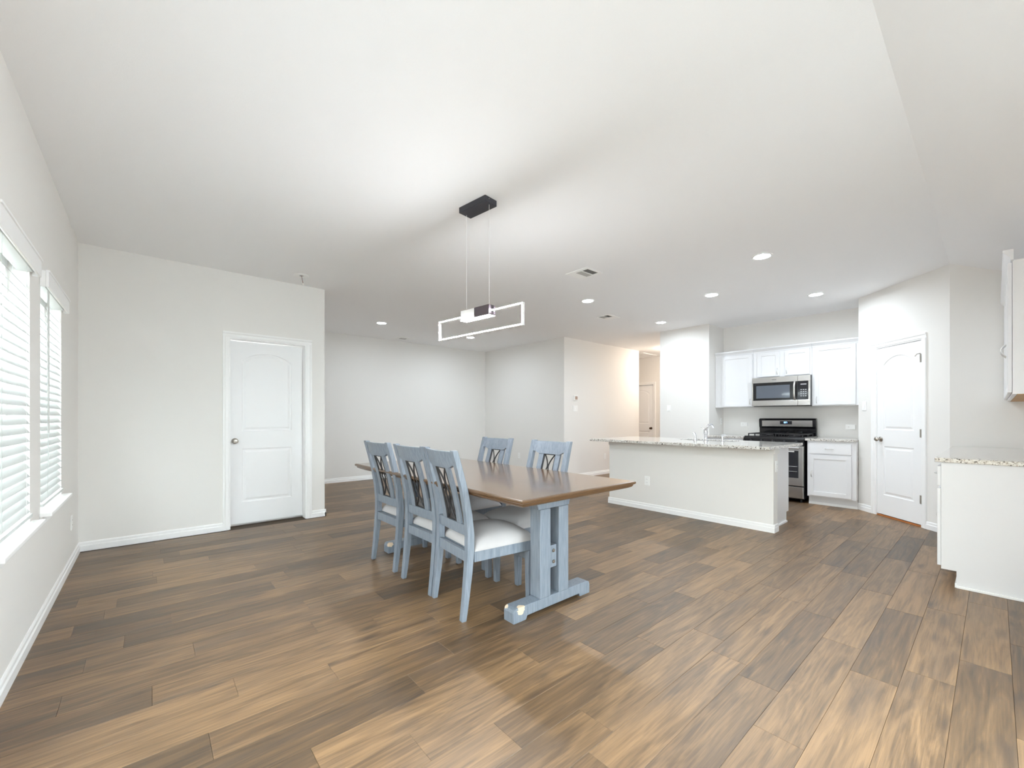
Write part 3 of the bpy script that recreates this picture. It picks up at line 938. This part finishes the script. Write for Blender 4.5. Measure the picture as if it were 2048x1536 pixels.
MB().lathe([(.145, -.0305), (.14, -.06), (.1, -.085), (.05, -.095), (0, -.098)], (0, 0, 0), (0, 0, 1), 28).build('glass_shade', 'hallglow', hl, smooth=True)

# ------------------------------------------------------------------ ceiling vents, detector mount, hall hatch
def vent(x0, x1, y0, y1, gx0, gx1, gy0, gy1, label, split='y'):
    r = empty('ceiling_vent', ((x0 + x1) / 2, (y0 + y1) / 2, CZ)); tag(r, label, 'vent', 'ceiling air vents')
    cx, cy = (x0 + x1) / 2, (y0 + y1) / 2
    f = MB()
    X0, X1, Y0_, Y1_ = x0 - cx, x1 - cx, y0 - cy, y1 - cy
    a, b, c_, d = gx0 - cx, gx1 - cx, gy0 - cy, gy1 - cy
    f.box(X0, a, Y0_, Y1_, -.006, -.0005); f.box(b, X1, Y0_, Y1_, -.006, -.0005)
    f.box(a, b, Y0_, c_, -.006, -.0005); f.box(a, b, d, Y1_, -.006, -.0005)
    ym = (c_ + d) / 2
    f.box(a, b, ym - .006, ym + .006, -.006, -.0005)
    f.build('frame', 'plastic', r, bevel=.0015)
    MB().box(a, b, c_, d, -.0012, -.0006).build('opening', plain('vent_dark', srgb(120, 119, 118), .8), r)
    n = 9
    for k, (q0, q1) in enumerate(((c_, ym - .006), (ym + .006, d))):
        for i in range(n):
            x = a + (b - a) * (i + .5) / n; hw = (b - a) / n * .42
            tl = .003 * (1 if k == 0 else -1)
            MB().add([(x - hw, q0, -.003 - tl), (x + hw, q0, -.003 + tl), (x + hw, q1, -.003 + tl), (x - hw, q1, -.003 - tl),
                      (x - hw, q0, -.002 - tl), (x + hw, q0, -.002 + tl), (x + hw, q1, -.002 + tl), (x - hw, q1, -.002 - tl)],
                     [(0, 3, 2, 1), (4, 5, 6, 7), (0, 1, 5, 4), (1, 2, 6, 5), (2, 3, 7, 6), (3, 0, 4, 7)]).build('louvre', 'grille', r)
vent(3.40, 3.676, 2.75, 3.04, 3.45, 3.63, 2.778, 2.94, 'white square ceiling vent with two grey louvre banks, near the pendant')
vent(5.205, 5.485, 3.79, 4.03, 5.228, 5.36, 3.832, 4.005, 'white ceiling vent over the island end by the hall')
vent(3.62, 3.95, 7.42, 7.66, 3.69, 3.83, 7.55, 7.655, 'white ceiling vent by the far living room wall')
sd = empty('detector_mount', (1.257, 4.955, CZ)); tag(sd, 'white round detector mount with wires dangling, above the panelled door', 'detector mount')
MB().lathe([(.026, -.0005), (.075, -.0005), (.075, -.006), (.068, -.011), (.030, -.011), (.026, -.0005)], (0, 0, 0), (0, 0, 1), 28).build('ring', 'plastic', sd, smooth=True)
MB().lathe([(0, -.0008), (.0255, -.0008), (.0255, -.0015), (0, -.0015)], (0, 0, 0), (0, 0, 1), 20).build('opening', 'slot', sd)
MB().tube([(0, 0, -.001), (.004, .0, -.03), (.012, .01, -.055), (.016, .0, -.085)], .0028, 6).build('wire', 'wire', sd)
MB().tube([(.016, .0, -.084), (.017, .0, -.105)], .008, 8).build('plug', 'plastic', sd)
hh = tag(empty('attic_hatch', (9.2, 5.75, CZ)), 'white panel hatch in the hall ceiling', 'hatch')
m = MB(); m.box(-.3, .3, -.26, -.2, -.014, -.0005); m.box(-.3, .3, .2, .26, -.014, -.0005); m.box(-.3, -.24, -.2, .2, -.014, -.0005); m.box(.24, .3, -.2, .2, -.014, -.0005)
m.build('frame', 'trim', hh); MB().box(-.24, .24, -.2, .2, -.006, -.0005).build('panel', 'door', hh)

# ------------------------------------------------------------------ wall plates and thermostat
def frame_at(name, loc, normal):
    """local -y = out of the wall"""
    n = Vector(normal).normalized()
    return empty(name, loc, math.atan2(n.x, -n.y) if True else 0)
def plate(name, loc, normal, label, cat, kind='outlet', gang=1, horiz=False, adaptor=False):
    r = frame_at(name, loc, normal)
    w, h = .070 * gang if gang > 1 else .070, .115
    if horiz: w, h = h, w
    MB().box(-w / 2, w / 2, -.006, -.0005, -h / 2, h / 2).build('cover', 'plastic', r, bevel=.002)
    for g in range(gang):
        ox = (g - (gang - 1) / 2) * .06
        if kind == 'switch':
            MB().box(ox - .016, ox + .016, -.010, -.0062, -.033, .033).build('rocker', 'plastic', r, bevel=.0015)
        else:
            for q in (-.02, .02):
                b = MB()
                if horiz: b.box(q - .014, q + .014, -.008, -.0062, -.016, .016)
                else: b.box(ox - .016, ox + .016, -.008, -.0062, q - .014, q + .014)
                so = b.build('socket', 'plastic', r, bevel=.002)
                s_ = MB()
                for d in (-.006, .006):
                    if horiz: s_.box(q - .006, q + .006, -.0086, -.0081, d - .001, d + .001)
                    else: s_.box(ox + d - .001, ox + d + .001, -.0086, -.0081, q - .004, q + .006)
                s_.build('slots', 'slot', so)
    if adaptor:
        MB().box(-.005, .055, -.03, -.0087, -.03, .032).build('adaptor', 'plastic', r, bevel=.003)
    return tag(r, label, cat, None)
OUT = 'outlet'
plate('electrical_outlet', (XL, 4.874, .345), (1, 0, 0), 'white outlet under the corner window sill', OUT)
plate('electrical_outlet', (XR, 6.71, .379), (-1, 0, 0), 'white outlet low on the living room wall behind the dining chairs', OUT)
plate('electrical_outlet', (7.30, YH, .379), (0, -1, 0), 'white outlet low on the hall wall, beside the island', OUT)
plate('light_switch', (6.345, YH, 1.372), (0, -1, 0), 'white double switch plate below the thermostat', 'switch', 'switch', 2)
plate('light_switch', (XK, 3.806, 1.355), (-1, 0, 0), 'white switch plate on the plain wall between hall and range', 'switch', 'switch')
sp = diag(.103, 0, 1.34)
plate('light_switch', sp, nin, 'white switch plate beside the pantry door knob', 'switch', 'switch')
plate('electrical_outlet', (XKB, 2.76, 1.08), (-1, 0, 0), 'white outlet with a plug-in cube on the wall beside the range, sink side', OUT, horiz=True, adaptor=True)
plate('electrical_outlet', (XKB, 1.35, 1.058), (-1, 0, 0), 'white outlet with a plug-in cube on the wall between range and pantry', OUT, horiz=True, adaptor=True)
plate('electrical_outlet', (7.46, YK0, 1.13), (0, -1, 0), 'white outlet on the short side wall of the range recess', OUT)
th = frame_at('thermostat', (6.352, YH, 1.58), (0, -1, 0)); tag(th, 'small white thermostat with a brownish screen on the hall wall', 'thermostat')
MB().box(-.058, .058, -.024, -.0005, -.048, .048).build('case', 'plastic', th, bevel=.006)
MB().box(-.036, .036, -.026, -.0242, -.032, .032).build('screen', 'screen', th)

# ------------------------------------------------------------------ cabinets
def cab_door(m, x0, x1, z0, z1, y, th=.019, fr=.055):
    """shaker door, front face at y (towards -y)"""
    m.box(x0, x0 + fr, y, y + th, z0, z1); m.box(x1 - fr, x1, y, y + th, z0, z1)
    m.box(x0 + fr, x1 - fr, y, y + th, z0, z0 + fr); m.box(x0 + fr, x1 - fr, y, y + th, z1 - fr, z1)
    m.box(x0 + fr - .002, x1 - fr + .002, y + .008, y + th - .002, z0 + fr - .002, z1 - fr + .002)
    return m
def pull(cx, cz, y, vertical=True, L=.045):
    pts = []
    for i in range(9):
        t = -1 + 2 * i / 8
        d = .026 * (1 - t * t) + .0005
        pts.append((cx, y - d, cz + t * L) if vertical else (cx + t * L, y - d, cz))
    return MB().tube(pts, .0048, 8)
def upper_cabinet(name, loc, rz, W, D, z0, z1, doors, label, handle_side, crown=True, handle_z=.085, underside=None, crown_ends=(False, False)):
    """local x 0..W along the wall, back at y=0, front at y=-D"""
    r = empty(name, loc, rz); tag(r, label, 'cabinet')
    MB().box(0, W, -D, -.001, z0, z1).build('body', 'cabinet', r, bevel=.0015)
    if underside: MB().box(.004, W - .004, -D + .02, -.006, z0 - .004, z0 - .0005).build('underside', underside, r)
    n = len(doors)
    for i, (a, b) in enumerate(doors):
        d = cab_door(MB(), a, b, z0 + .012, z1 - .012, -D - .0205).build('door', 'cabinet', r, bevel=.0018)
        if handle_side[i] == '-': continue
        hx = (b - .03) if handle_side[i] == 'r' else (a + .03)
        pull(hx, z0 + handle_z, -D - .0205).build('handle', 'pull', d, smooth=True)
    if crown:
        prof = [(0, 0), (-.012, 0), (-.016, .016), (-.040, .046), (-.046, .052), (-.046, .068), (0, .068)]
        x0 = -.046 if crown_ends[0] else 0; x1 = W + .046 if crown_ends[1] else W
        c_ = MB().prism([Vector((x0, -D + .004 + a, z1 - .006 + b)) for a, b in prof], (0, 0, 0), (x1 - x0, 0, 0))
        if crown_ends[0]:
            c_.prism([Vector((.004 + a, -D - .0, z1 - .006 + b)) for a, b in prof], (0, 0, 0), (0, D - .002, 0))
        c_.build('crown_moulding', 'cabinet', r)
    return r
RK = -math.pi / 2       # units on the range wall: local x -> -Y (towards the pantry), local -y -> -X
upper_cabinet('wall_cabinet', (XKB, YK0 - .004, 0), RK, .586, .325, 1.36, 2.212, [(.105, .575)], 'white single-door wall cabinet between the range recess side wall and the microwave', 'r')
upper_cabinet('wall_cabinet', (XKB, 2.508, 0), RK, .774, .325, 1.812, 2.212, [(.062, .368), (.436, .752)], 'short white two-door wall cabinet above the microwave', 'rl')
upper_cabinet('wall_cabinet', (XKB, 1.732, 0), RK, .556, .325, 1.36, 2.212, [(.03, .498)], 'white single-door wall cabinet beside the pantry', 'l')
def base_cabinet(name, loc, rz, W, D, fronts, label, end_left=True, toe=.075, ztop=.873, drawer=True, zt=.115):
    r = empty(name, loc, rz); tag(r, label, 'cabinet')
    m = MB().prism([Vector((0, y, z)) for y, z in [(-.001, 0), (-.001, ztop), (-D, ztop), (-D, zt), (-D + toe, zt), (-D + toe, 0)]], (0, 0, 0), (W, 0, 0))
    m.build('body', 'cabinet', r)
    MB().box(0, W, -D + toe - .008, -D + toe - .0005, 0, .03).build('toe_strip', 'trim', r)
    for (a, b, side) in fronts:
        if drawer:
            dr = MB().box(a, b, -D - .0205, -D - .001, .705, .845).build('drawer', 'cabinet', r, bevel=.0025)
            pull((a + b) / 2, .775, -D - .0205, False).build('handle', 'pull', dr, smooth=True)
        d = cab_door(MB(), a, b, zt + .02, .685 if drawer else .85, -D - .0205).build('door', 'cabinet', r, bevel=.0018)
        pull((a + .03) if side == 'l' else (b - .03), .43, -D - .0205).build('handle', 'pull', d, smooth=True)
    return r
def slab_top(name, x0, x1, y0, y1, label, hole=None, z0=.874, z1=.905):
    m = MB()
    if hole is None: m.box(x0, x1, y0, y1, z0, z1)
    else:
        a, b, c_, d = hole
        xs = [x0, a, b, x1]; ys_ = [y0, c_, d, y1]
        vs = [(x, y, z) for z in (z0, z1) for y in ys_ for x in xs]
        I = lambda i, j, k: k * 16 + j * 4 + i
        fs = []
        for k in (0, 1):
            for j in range(3):
                for i in range(3):
                    if i == 1 and j == 1: continue
                    fs.append((I(i, j, k), I(i + 1, j, k), I(i + 1, j + 1, k), I(i, j + 1, k)))
        for i in range(3):
            fs.append((I(i, 0, 0), I(i + 1, 0, 0), I(i + 1, 0, 1), I(i, 0, 1))); fs.append((I(i, 3, 0), I(i + 1, 3, 0), I(i + 1, 3, 1), I(i, 3, 1)))
            fs.append((I(0, i, 0), I(0, i + 1, 0), I(0, i + 1, 1), I(0, i, 1))); fs.append((I(3, i, 0), I(3, i + 1, 0), I(3, i + 1, 1), I(3, i, 1)))
        fs += [(I(1, 1, 0), I(2, 1, 0), I(2, 1, 1), I(1, 1, 1)), (I(1, 2, 0), I(2, 2, 0), I(2, 2, 1), I(1, 2, 1)), (I(1, 1, 0), I(1, 2, 0), I(1, 2, 1), I(1, 1, 1)), (I(2, 1, 0), I(2, 2, 0), I(2, 2, 1), I(2, 1, 1))]
        m.add(vs, fs)
    return tag(m.build(name, 'granite', None, bevel=.004), label, 'countertop')
FB = XKB - 6.875         # depth of the base units
base_cabinet('base_cabinet', (XKB, 1.700, 0), RK, 1.700 - P1[1] - .003, FB, [(.022, .482, 'l')], 'white base cabinet with drawer and door between range and pantry')
base_cabinet('base_cabinet', (XKB, YK0 - .003, 0), RK, .570, FB, [(.03, .53, 'r')], 'white base cabinet in the kitchen corner behind the island, beside the range')
slab_top('countertop', 6.842, XKB - .002, P1[1] + .004, 1.722, 'short speckled granite countertop between range and pantry')
slab_top('countertop', 6.842, XKB - .002, 2.512, YK0 - .003, 'short speckled granite countertop behind the island, beside the range')
# right-hand run: fronts face +Y, local x -> -X ... local -y -> +Y
RR = math.pi
base_cabinet('base_cabinet', (5.19, YS + .001, 0), RR, .918, .652, [(.012, .452, 'r'), (.466, .906, 'l')], 'white base cabinet at the free end of the counter by the right wall', zt=.115)
base_cabinet('base_cabinet', (XRW - .002, YS + .001, 0), RR, XRW - .002 - 5.192, .652, [(.012, .452, 'r'), (.466, .906, 'l')], 'white base cabinet tucked into the corner beside the pantry wall')
tag(MB().box(4.258, 4.2715, YS + .004, .178, 0, .016).build('shoe_moulding', 'trim', None, bevel=.003), 'thin white shoe moulding along the foot of the counter end panel', 'moulding')
slab_top('countertop', 4.252, XRW - .003, YS + .002, .285, 'speckled granite countertop over the cabinets by the right wall')
upper_cabinet('wall_cabinet', (5.19, YS + .001, 0), RR, .918, .325, 1.345, 2.222, [(.012, .452), (.466, .906)], 'white wall cabinet with tan underside at the free end above the right counter', 'rl', handle_z=.33, underside='raw', crown_ends=(False, True))
upper_cabinet('wall_cabinet', (XRW - .002, YS + .001, 0), RR, XRW - .002 - 5.192, .325, 1.345, 2.222, [(.012, .452), (.466, .906)], 'white wall cabinet in the corner above the right counter', '--', handle_z=.33, underside='raw')

# ------------------------------------------------------------------ island
IS = empty('kitchen_island', (4.875, 1.50, 0))
tag(IS, 'kitchen island with a pale painted back, white end panel and baseboard', 'island')
IL = 2.04
MB().box(0, .118, 0, IL, 0, .872).build('back_wall', 'wall', IS)
cb = MB().prism([Vector((x, .066, z)) for x, z in [(.119, 0), (.64, 0), (.64, .115), (.715, .115), (.715, .872), (.119, .872)]], (0, 0, 0), (0, IL - .08, 0))
cb.build('cabinet_body', 'cabinet', IS)
MB().box(.119, .638, .055, .0655, 0, .018).build('shoe_moulding', 'trim', IS)
for (a, b) in ((.10, .55), (.56, 1.36), (1.37, 1.93)):
    d = cab_door(MB(), a, b, .135, .85, 0)
    d.v = [(.7155 + .0195 - y, x, z) for x, y, z in d.v]
    d.build('door', 'cabinet', IS)
bb = MB()
prof = [(0, 0), (.014, 0), (.014, .048), (.0087, .056), (.0087, .074), (.004, .083), (0, .083)]
bb.prism([Vector((-a - .0005, -.0145, z)) for a, z in prof], (0, 0, 0), (0, IL + .029, 0))
bb.prism([Vector((-.0005, -a - .0005, z)) for a, z in prof], (0, 0, 0), (.1185, 0, 0))
bb.build('baseboard', 'trim', IS)
MB().box(-.018, -.0005, -.018, IL, .815, .872).box(0, .118, -.018, -.0005, .815, .872).build('trim_moulding', 'wall', IS)
plate('electrical_outlet', (4.875, 2.952, .375), (-1, 0, 0), 'white outlet on the long painted side of the island', OUT)
plate('electrical_outlet', (4.953, 1.50, .683), (0, -1, 0), 'white outlet on the narrow end of the island', OUT)
SK = (5.21, 5.545, 2.02, 2.74)
slab_top('countertop', 4.55, 5.63, 1.435, 3.63, 'long speckled granite island countertop with the sink', hole=SK)
# sink: two bowls, lip under the granite
sk = empty('kitchen_sink', ((SK[0] + SK[1]) / 2, (SK[2] + SK[3]) / 2, .70)); tag(sk, 'stainless steel sink set into the island countertop', 'sink')
hx, hy = (SK[1] - SK[0]) / 2 - .001, (SK[3] - SK[2]) / 2 - .001
m = MB(); t = .004
def bowl(m, x0, x1, y0, y1, z0, z1):
    m.box(x0, x1, y0, y1, z0, z0 + t); m.box(x0, x0 + t, y0, y1, z0 + t, z1); m.box(x1 - t, x1, y0, y1, z0 + t, z1)
    m.box(x0 + t, x1 - t, y0, y0 + t, z0 + t, z1); m.box(x0 + t, x1 - t, y1 - t, y1, z0 + t, z1)
bowl(m, -hx, hx, -hy, -.006, .02, .196); bowl(m, -hx, hx, .006, hy, .02, .196)
m.build('bowls', 'steel', sk)
MB().box(-hx, hx, -.006, .006, .15, .195).build('divider', 'steel', sk)
# faucet, sprayer, soap dispenser on the island
CT = .9052
fa = empty('kitchen_faucet', (5.125, 2.31, CT)); tag(fa, 'chrome kitchen faucet with lever on the island', 'faucet')
MB().lathe([(0, 0), (.030, 0), (.030, .008), (.021, .016), (.019, .085), (.024, .095), (.024, .135), (.016, .15), (0, .152)], (0, 0, 0), (0, 0, 1), 20).build('body', 'chrome', fa, smooth=True)
MB().tube([(.005, -.002, .115), (.02, -.01, .165), (.045, -.015, .198), (.09, -.018, .205), (.14, -.02, .19), (.165, -.02, .165)], [.013, .013, .0125, .012, .012, .013], 12).build('spout', 'chrome', fa, smooth=True)
MB().tube([(0, .004, .145), (-.006, .03, .158), (-.012, .055, .172)], [.010, .007, .006], 10).build('lever', 'chrome', fa, smooth=True)
sy = empty('faucet_sprayer', (5.125, 2.44, CT)); tag(sy, 'short chrome hand sprayer standing beside the faucet', 'sprayer')
MB().lathe([(0, 0), (.024, 0), (.024, .006), (.016, .012), (.014, .035), (0, .036)], (0, 0, 0), (0, 0, 1), 18).build('base', 'chrome', sy, smooth=True)
MB().tube([(0, 0, .03), (0, 0, .065), (-.004, .006, .085), (-.012, .02, .102)], [.012, .013, .015, .013], 12).build('head', 'chrome', sy, smooth=True)
sd2 = empty('soap_dispenser', (5.125, 2.115, CT)); tag(sd2, 'small chrome soap dispenser on the island beside the sink', 'soap dispenser')
MB().lathe([(0, 0), (.022, 0), (.022, .006), (.012, .012), (.010, .06), (.015, .066), (.015, .088), (0, .09)], (0, 0, 0), (0, 0, 1), 18).build('pump', 'chrome', sd2, smooth=True)
MB().tube([(0, 0, .078), (.03, -.006, .084), (.07, -.012, .078)], [.008, .007, .006], 10).build('nozzle', 'chrome', sd2, smooth=True)

# ------------------------------------------------------------------ range
RG = empty('kitchen_range', (XKB - .01, 2.502, 0), RK)     # local x 0..W towards the pantry, front at -y
tag(RG, 'black and stainless steel gas range with a blue-lit clock', 'range')
RW, RF = .768, -.705
MB().box(0, RW, RF + .03, -.03, .05, .895).build('body', 'blackenamel', RG, bevel=.004)
for x in (.05, RW - .05):
    for y in (RF + .08, -.09):
        MB().lathe([(0, 0), (.02, 0), (.02, .01), (.012, .02), (.012, .0495), (0, .0495)], (x, y, 0), (0, 0, 1), 12).build('foot', 'blackmetal', RG)
MB().box(-.004, RW + .004, RF + .02, -.03, .8955, .918).build('cooktop', 'blackenamel', RG, bevel=.004)
MB().prism([Vector((0, y, z)) for y, z in [(RF + .03, .80), (RF + .012, .805), (RF + .004, .885), (RF + .02, .912), (RF + .03, .912)]], (0, 0, 0), (RW, 0, 0)).build('control_panel', 'blackenamel', RG, bevel=.002)
for i in range(5):
    x = .09 + i * (RW - .18) / 4
    kb = MB().lathe([(0, 0), (.022, 0), (.022, .006), (.018, .012), (.016, .028), (0, .03)], (x, RF + .007, .85), (0, -1, .08), 16)
    kb.box(x - .003, x + .003, RF - .026, RF - .021, .838, .868)
    kb.build('knob', 'blackmetal', RG, smooth=True)
# grates
for gx0, gx1 in ((.03, RW / 2 - .01), (RW / 2 + .01, RW - .03)):
    g = MB(); zg = .945; r_ = .006
    y0, y1 = RF + .07, -.12
    g.box(gx0, gx1, y0, y0 + .012, zg, zg + .012); g.box(gx0, gx1, y1 - .012, y1, zg, zg + .012)
    g.box(gx0, gx0 + .012, y0 + .012, y1 - .012, zg, zg + .012); g.box(gx1 - .012, gx1, y0 + .012, y1 - .012, zg, zg + .012)
    g.box(gx0 + .012, gx1 - .012, (y0 + y1) / 2 - .006, (y0 + y1) / 2 + .006, zg, zg + .012)
    xm = (gx0 + gx1) / 2
    g.box(xm - .006, xm + .006, y0 + .012, (y0 + y1) / 2 - .006, zg, zg + .012); g.box(xm - .006, xm + .006, (y0 + y1) / 2 + .006, y1 - .012, zg, zg + .012)
    for xx in (gx0, gx1 - .012):
        for yy in (y0, (y0 + y1) / 2 - .006, y1 - .012): g.box(xx, xx + .012, yy, yy + .012, .9185, zg)
    g.build('grate', 'iron', RG)
    for yy in (y0 + .13, y1 - .13):
        MB().lathe([(0, 0), (.045, 0), (.045, .008), (.03, .014), (0, .015)], (xm, yy, .9185), (0, 0, 1), 18).build('burner', 'blackmetal', RG, smooth=True)
# back guard
bg = MB().prism([Vector((0, y, z)) for y, z in [(-.028, .8955), (-.028, 1.17), (-.045, 1.183), (-.085, 1.178), (-.1, 1.155), (-.088, 1.045), (-.075, 1.03), (-.07, .919), (-.05, .8955)]], (0, 0, 0), (RW, 0, 0)).build('back_guard', 'blackenamel', RG, bevel=.006)
def tilted(m, y0, z0, y1, z1):
    """map local (x, d, s): s 0..1 along the sloping guard face, d out of it"""
    dv = Vector((0, y1 - y0, z1 - z0)); L = dv.length; dv.normalize(); nv = Vector((0, -dv.z, dv.y))
    m.v = [tuple(Vector((x, y0, z0)) + dv * (s * L) + nv * d) for x, d, s in m.v]
    return m
tilted(MB().box(.045, RW - .045, .0005, .003, .10, .93), -.088, 1.045, -.1, 1.155).build('steel_panel', 'steel', bg)
tilted(MB().box(RW / 2 - .085, RW / 2 + .075, .0032, .0045, .40, .86), -.088, 1.045, -.1, 1.155).build('display', 'glassblack', bg)
# seven-segment clock
dg = MB()
SEG = {'8': 'abcdefg', '0': 'abcdef', '7': 'abc', '1': 'bc'}
def seg(x, ch):
    w, s0, sm_, s1, tt = .010, .56, .66, .76, .0022
    S = {'a': (x, x + w, s1 - .02, s1), 'd': (x, x + w, s0, s0 + .02), 'g': (x, x + w, sm_ - .01, sm_ + .01),
         'f': (x, x + tt, sm_, s1), 'b': (x + w - tt, x + w, sm_, s1), 'e': (x, x + tt, s0, sm_), 'c': (x + w - tt, x + w, s0, sm_)}
    for c_ in SEG[ch]:
        a, b, p, q_ = S[c_]; dg.box(a, b, .0047, .0052, p, q_)
for i, ch in enumerate('887'): seg(RW / 2 - .03 + i * .0155, ch)
tilted(dg, -.088, 1.045, -.1, 1.155).build('clock_digits', 'clock', bg)
# oven door
dz0, dz1, dy = .235, .792, RF + .004
od = MB(); od.box(.006, RW - .006, dy, dy + .026, dz0, dz1)
od.build('oven_door', 'steel', RG, bevel=.004)
odo = RG.children[-1]
MB().box(.065, RW - .065, dy - .002, dy - .0005, dz0 + .11, dz1 - .065).build('window', 'glassblack', odo)
for zz in (dz0 + .2, dz0 + .27):
    MB().tube([(.08, dy - .0028, zz), (RW - .08, dy - .0028, zz)], .0012, 6).build('rack_line', 'steel', odo)
hd = MB().tube([(.05, dy - .042, dz1 - .026), (RW - .05, dy - .042, dz1 - .026)], .012, 12)
for x in (.075, RW - .075): hd.tube([(x, dy, dz1 - .026), (x, dy - .04, dz1 - .026)], .009, 8)
hd.build('handle', 'steel', odo, smooth=True)
MB().box(RW - .19, RW - .115, dy - .0032, dy - .0022, dz1 - .085, dz1 - .068).build('sticker', 'plastic', odo)
MB().box(.006, RW - .006, dy + .002, dy + .026, .062, .222).build('storage_drawer', 'steel', RG, bevel=.005)

# ------------------------------------------------------------------ microwave
MW = empty('microwave', (XKB - .002, 2.499, 1.372), RK)
tag(MW, 'stainless steel over-range microwave with dark window and control panel', 'microwave')
WW, WH, WD = .764, .434, -.385
MB().box(0, WW, WD, -.001, 0, WH).build('case', plain('grey_steel_case', srgb(120, 120, 122), .4, metal=.8), MW, bevel=.003)
MB().box(.02, WW - .02, WD + .02, -.03, -.006, -.0005).build('vent_base', 'blackmetal', MW)
xs_ = .612
fd = MB()
fd.box(0, xs_ - .001, WD - .026, WD - .001, 0, .082); fd.box(0, xs_ - .001, WD - .026, WD - .001, WH - .082, WH)
fd.box(0, .016, WD - .026, WD - .001, .082, WH - .082)
fdo = fd.build('door', 'steel', MW, bevel=.003)
MB().box(.016, xs_ - .001, WD - .023, WD - .002, .082, WH - .082).build('window_surround', 'blackenamel', fdo)
MB().box(.06, xs_ - .1, WD - .0245, WD - .0235, .115, WH - .125).build('window', plain('microwave_window', srgb(96, 102, 112), .05, spec=.7), fdo)
MB().box(.275, .335, WD - .0275, WD - .0262, WH - .045, WH - .033).build('badge', plain('badge_grey', srgb(140, 138, 132), .4, metal=.6), fdo)
hp = []
for i in range(11):
    t_ = -1 + 2 * i / 10; hp.append((xs_ - .035, WD - .028 - .034 * (1 - t_ ** 4), WH / 2 + t_ * .13))
hm = MB()
for (x, y, z) in hp: pass
hm.tube(hp, .015, 12); hm.build('handle', 'steel', fdo, smooth=True)
cp = MB(); cp.box(xs_ + .001, WW, WD - .026, WD - .001, 0, .082); cp.box(xs_ + .001, WW, WD - .026, WD - .001, WH - .082, WH); cp.box(WW - .022, WW, WD - .026, WD - .001, .082, WH - .082)
cpo = cp.build('control_frame', 'steel', MW, bevel=.003)
MB().box(xs_ + .001, WW - .022, WD - .023, WD - .002, .082, WH - .082).build('control_panel', 'glassblack', cpo)
btn = plain('button_print', srgb(186, 186, 190), .5)
MB().box(xs_ + .035, WW - .045, WD - .0242, WD - .0232, WH - .135, WH - .122).build('display', btn, cpo)
for r0 in range(4):
    for c0 in range(3):
        x = xs_ + .034 + c0 * .028; z = .13 + r0 * .03
        MB().box(x, x + .018, WD - .0242, WD - .0232, z, z + .012).build('button', btn, cpo)
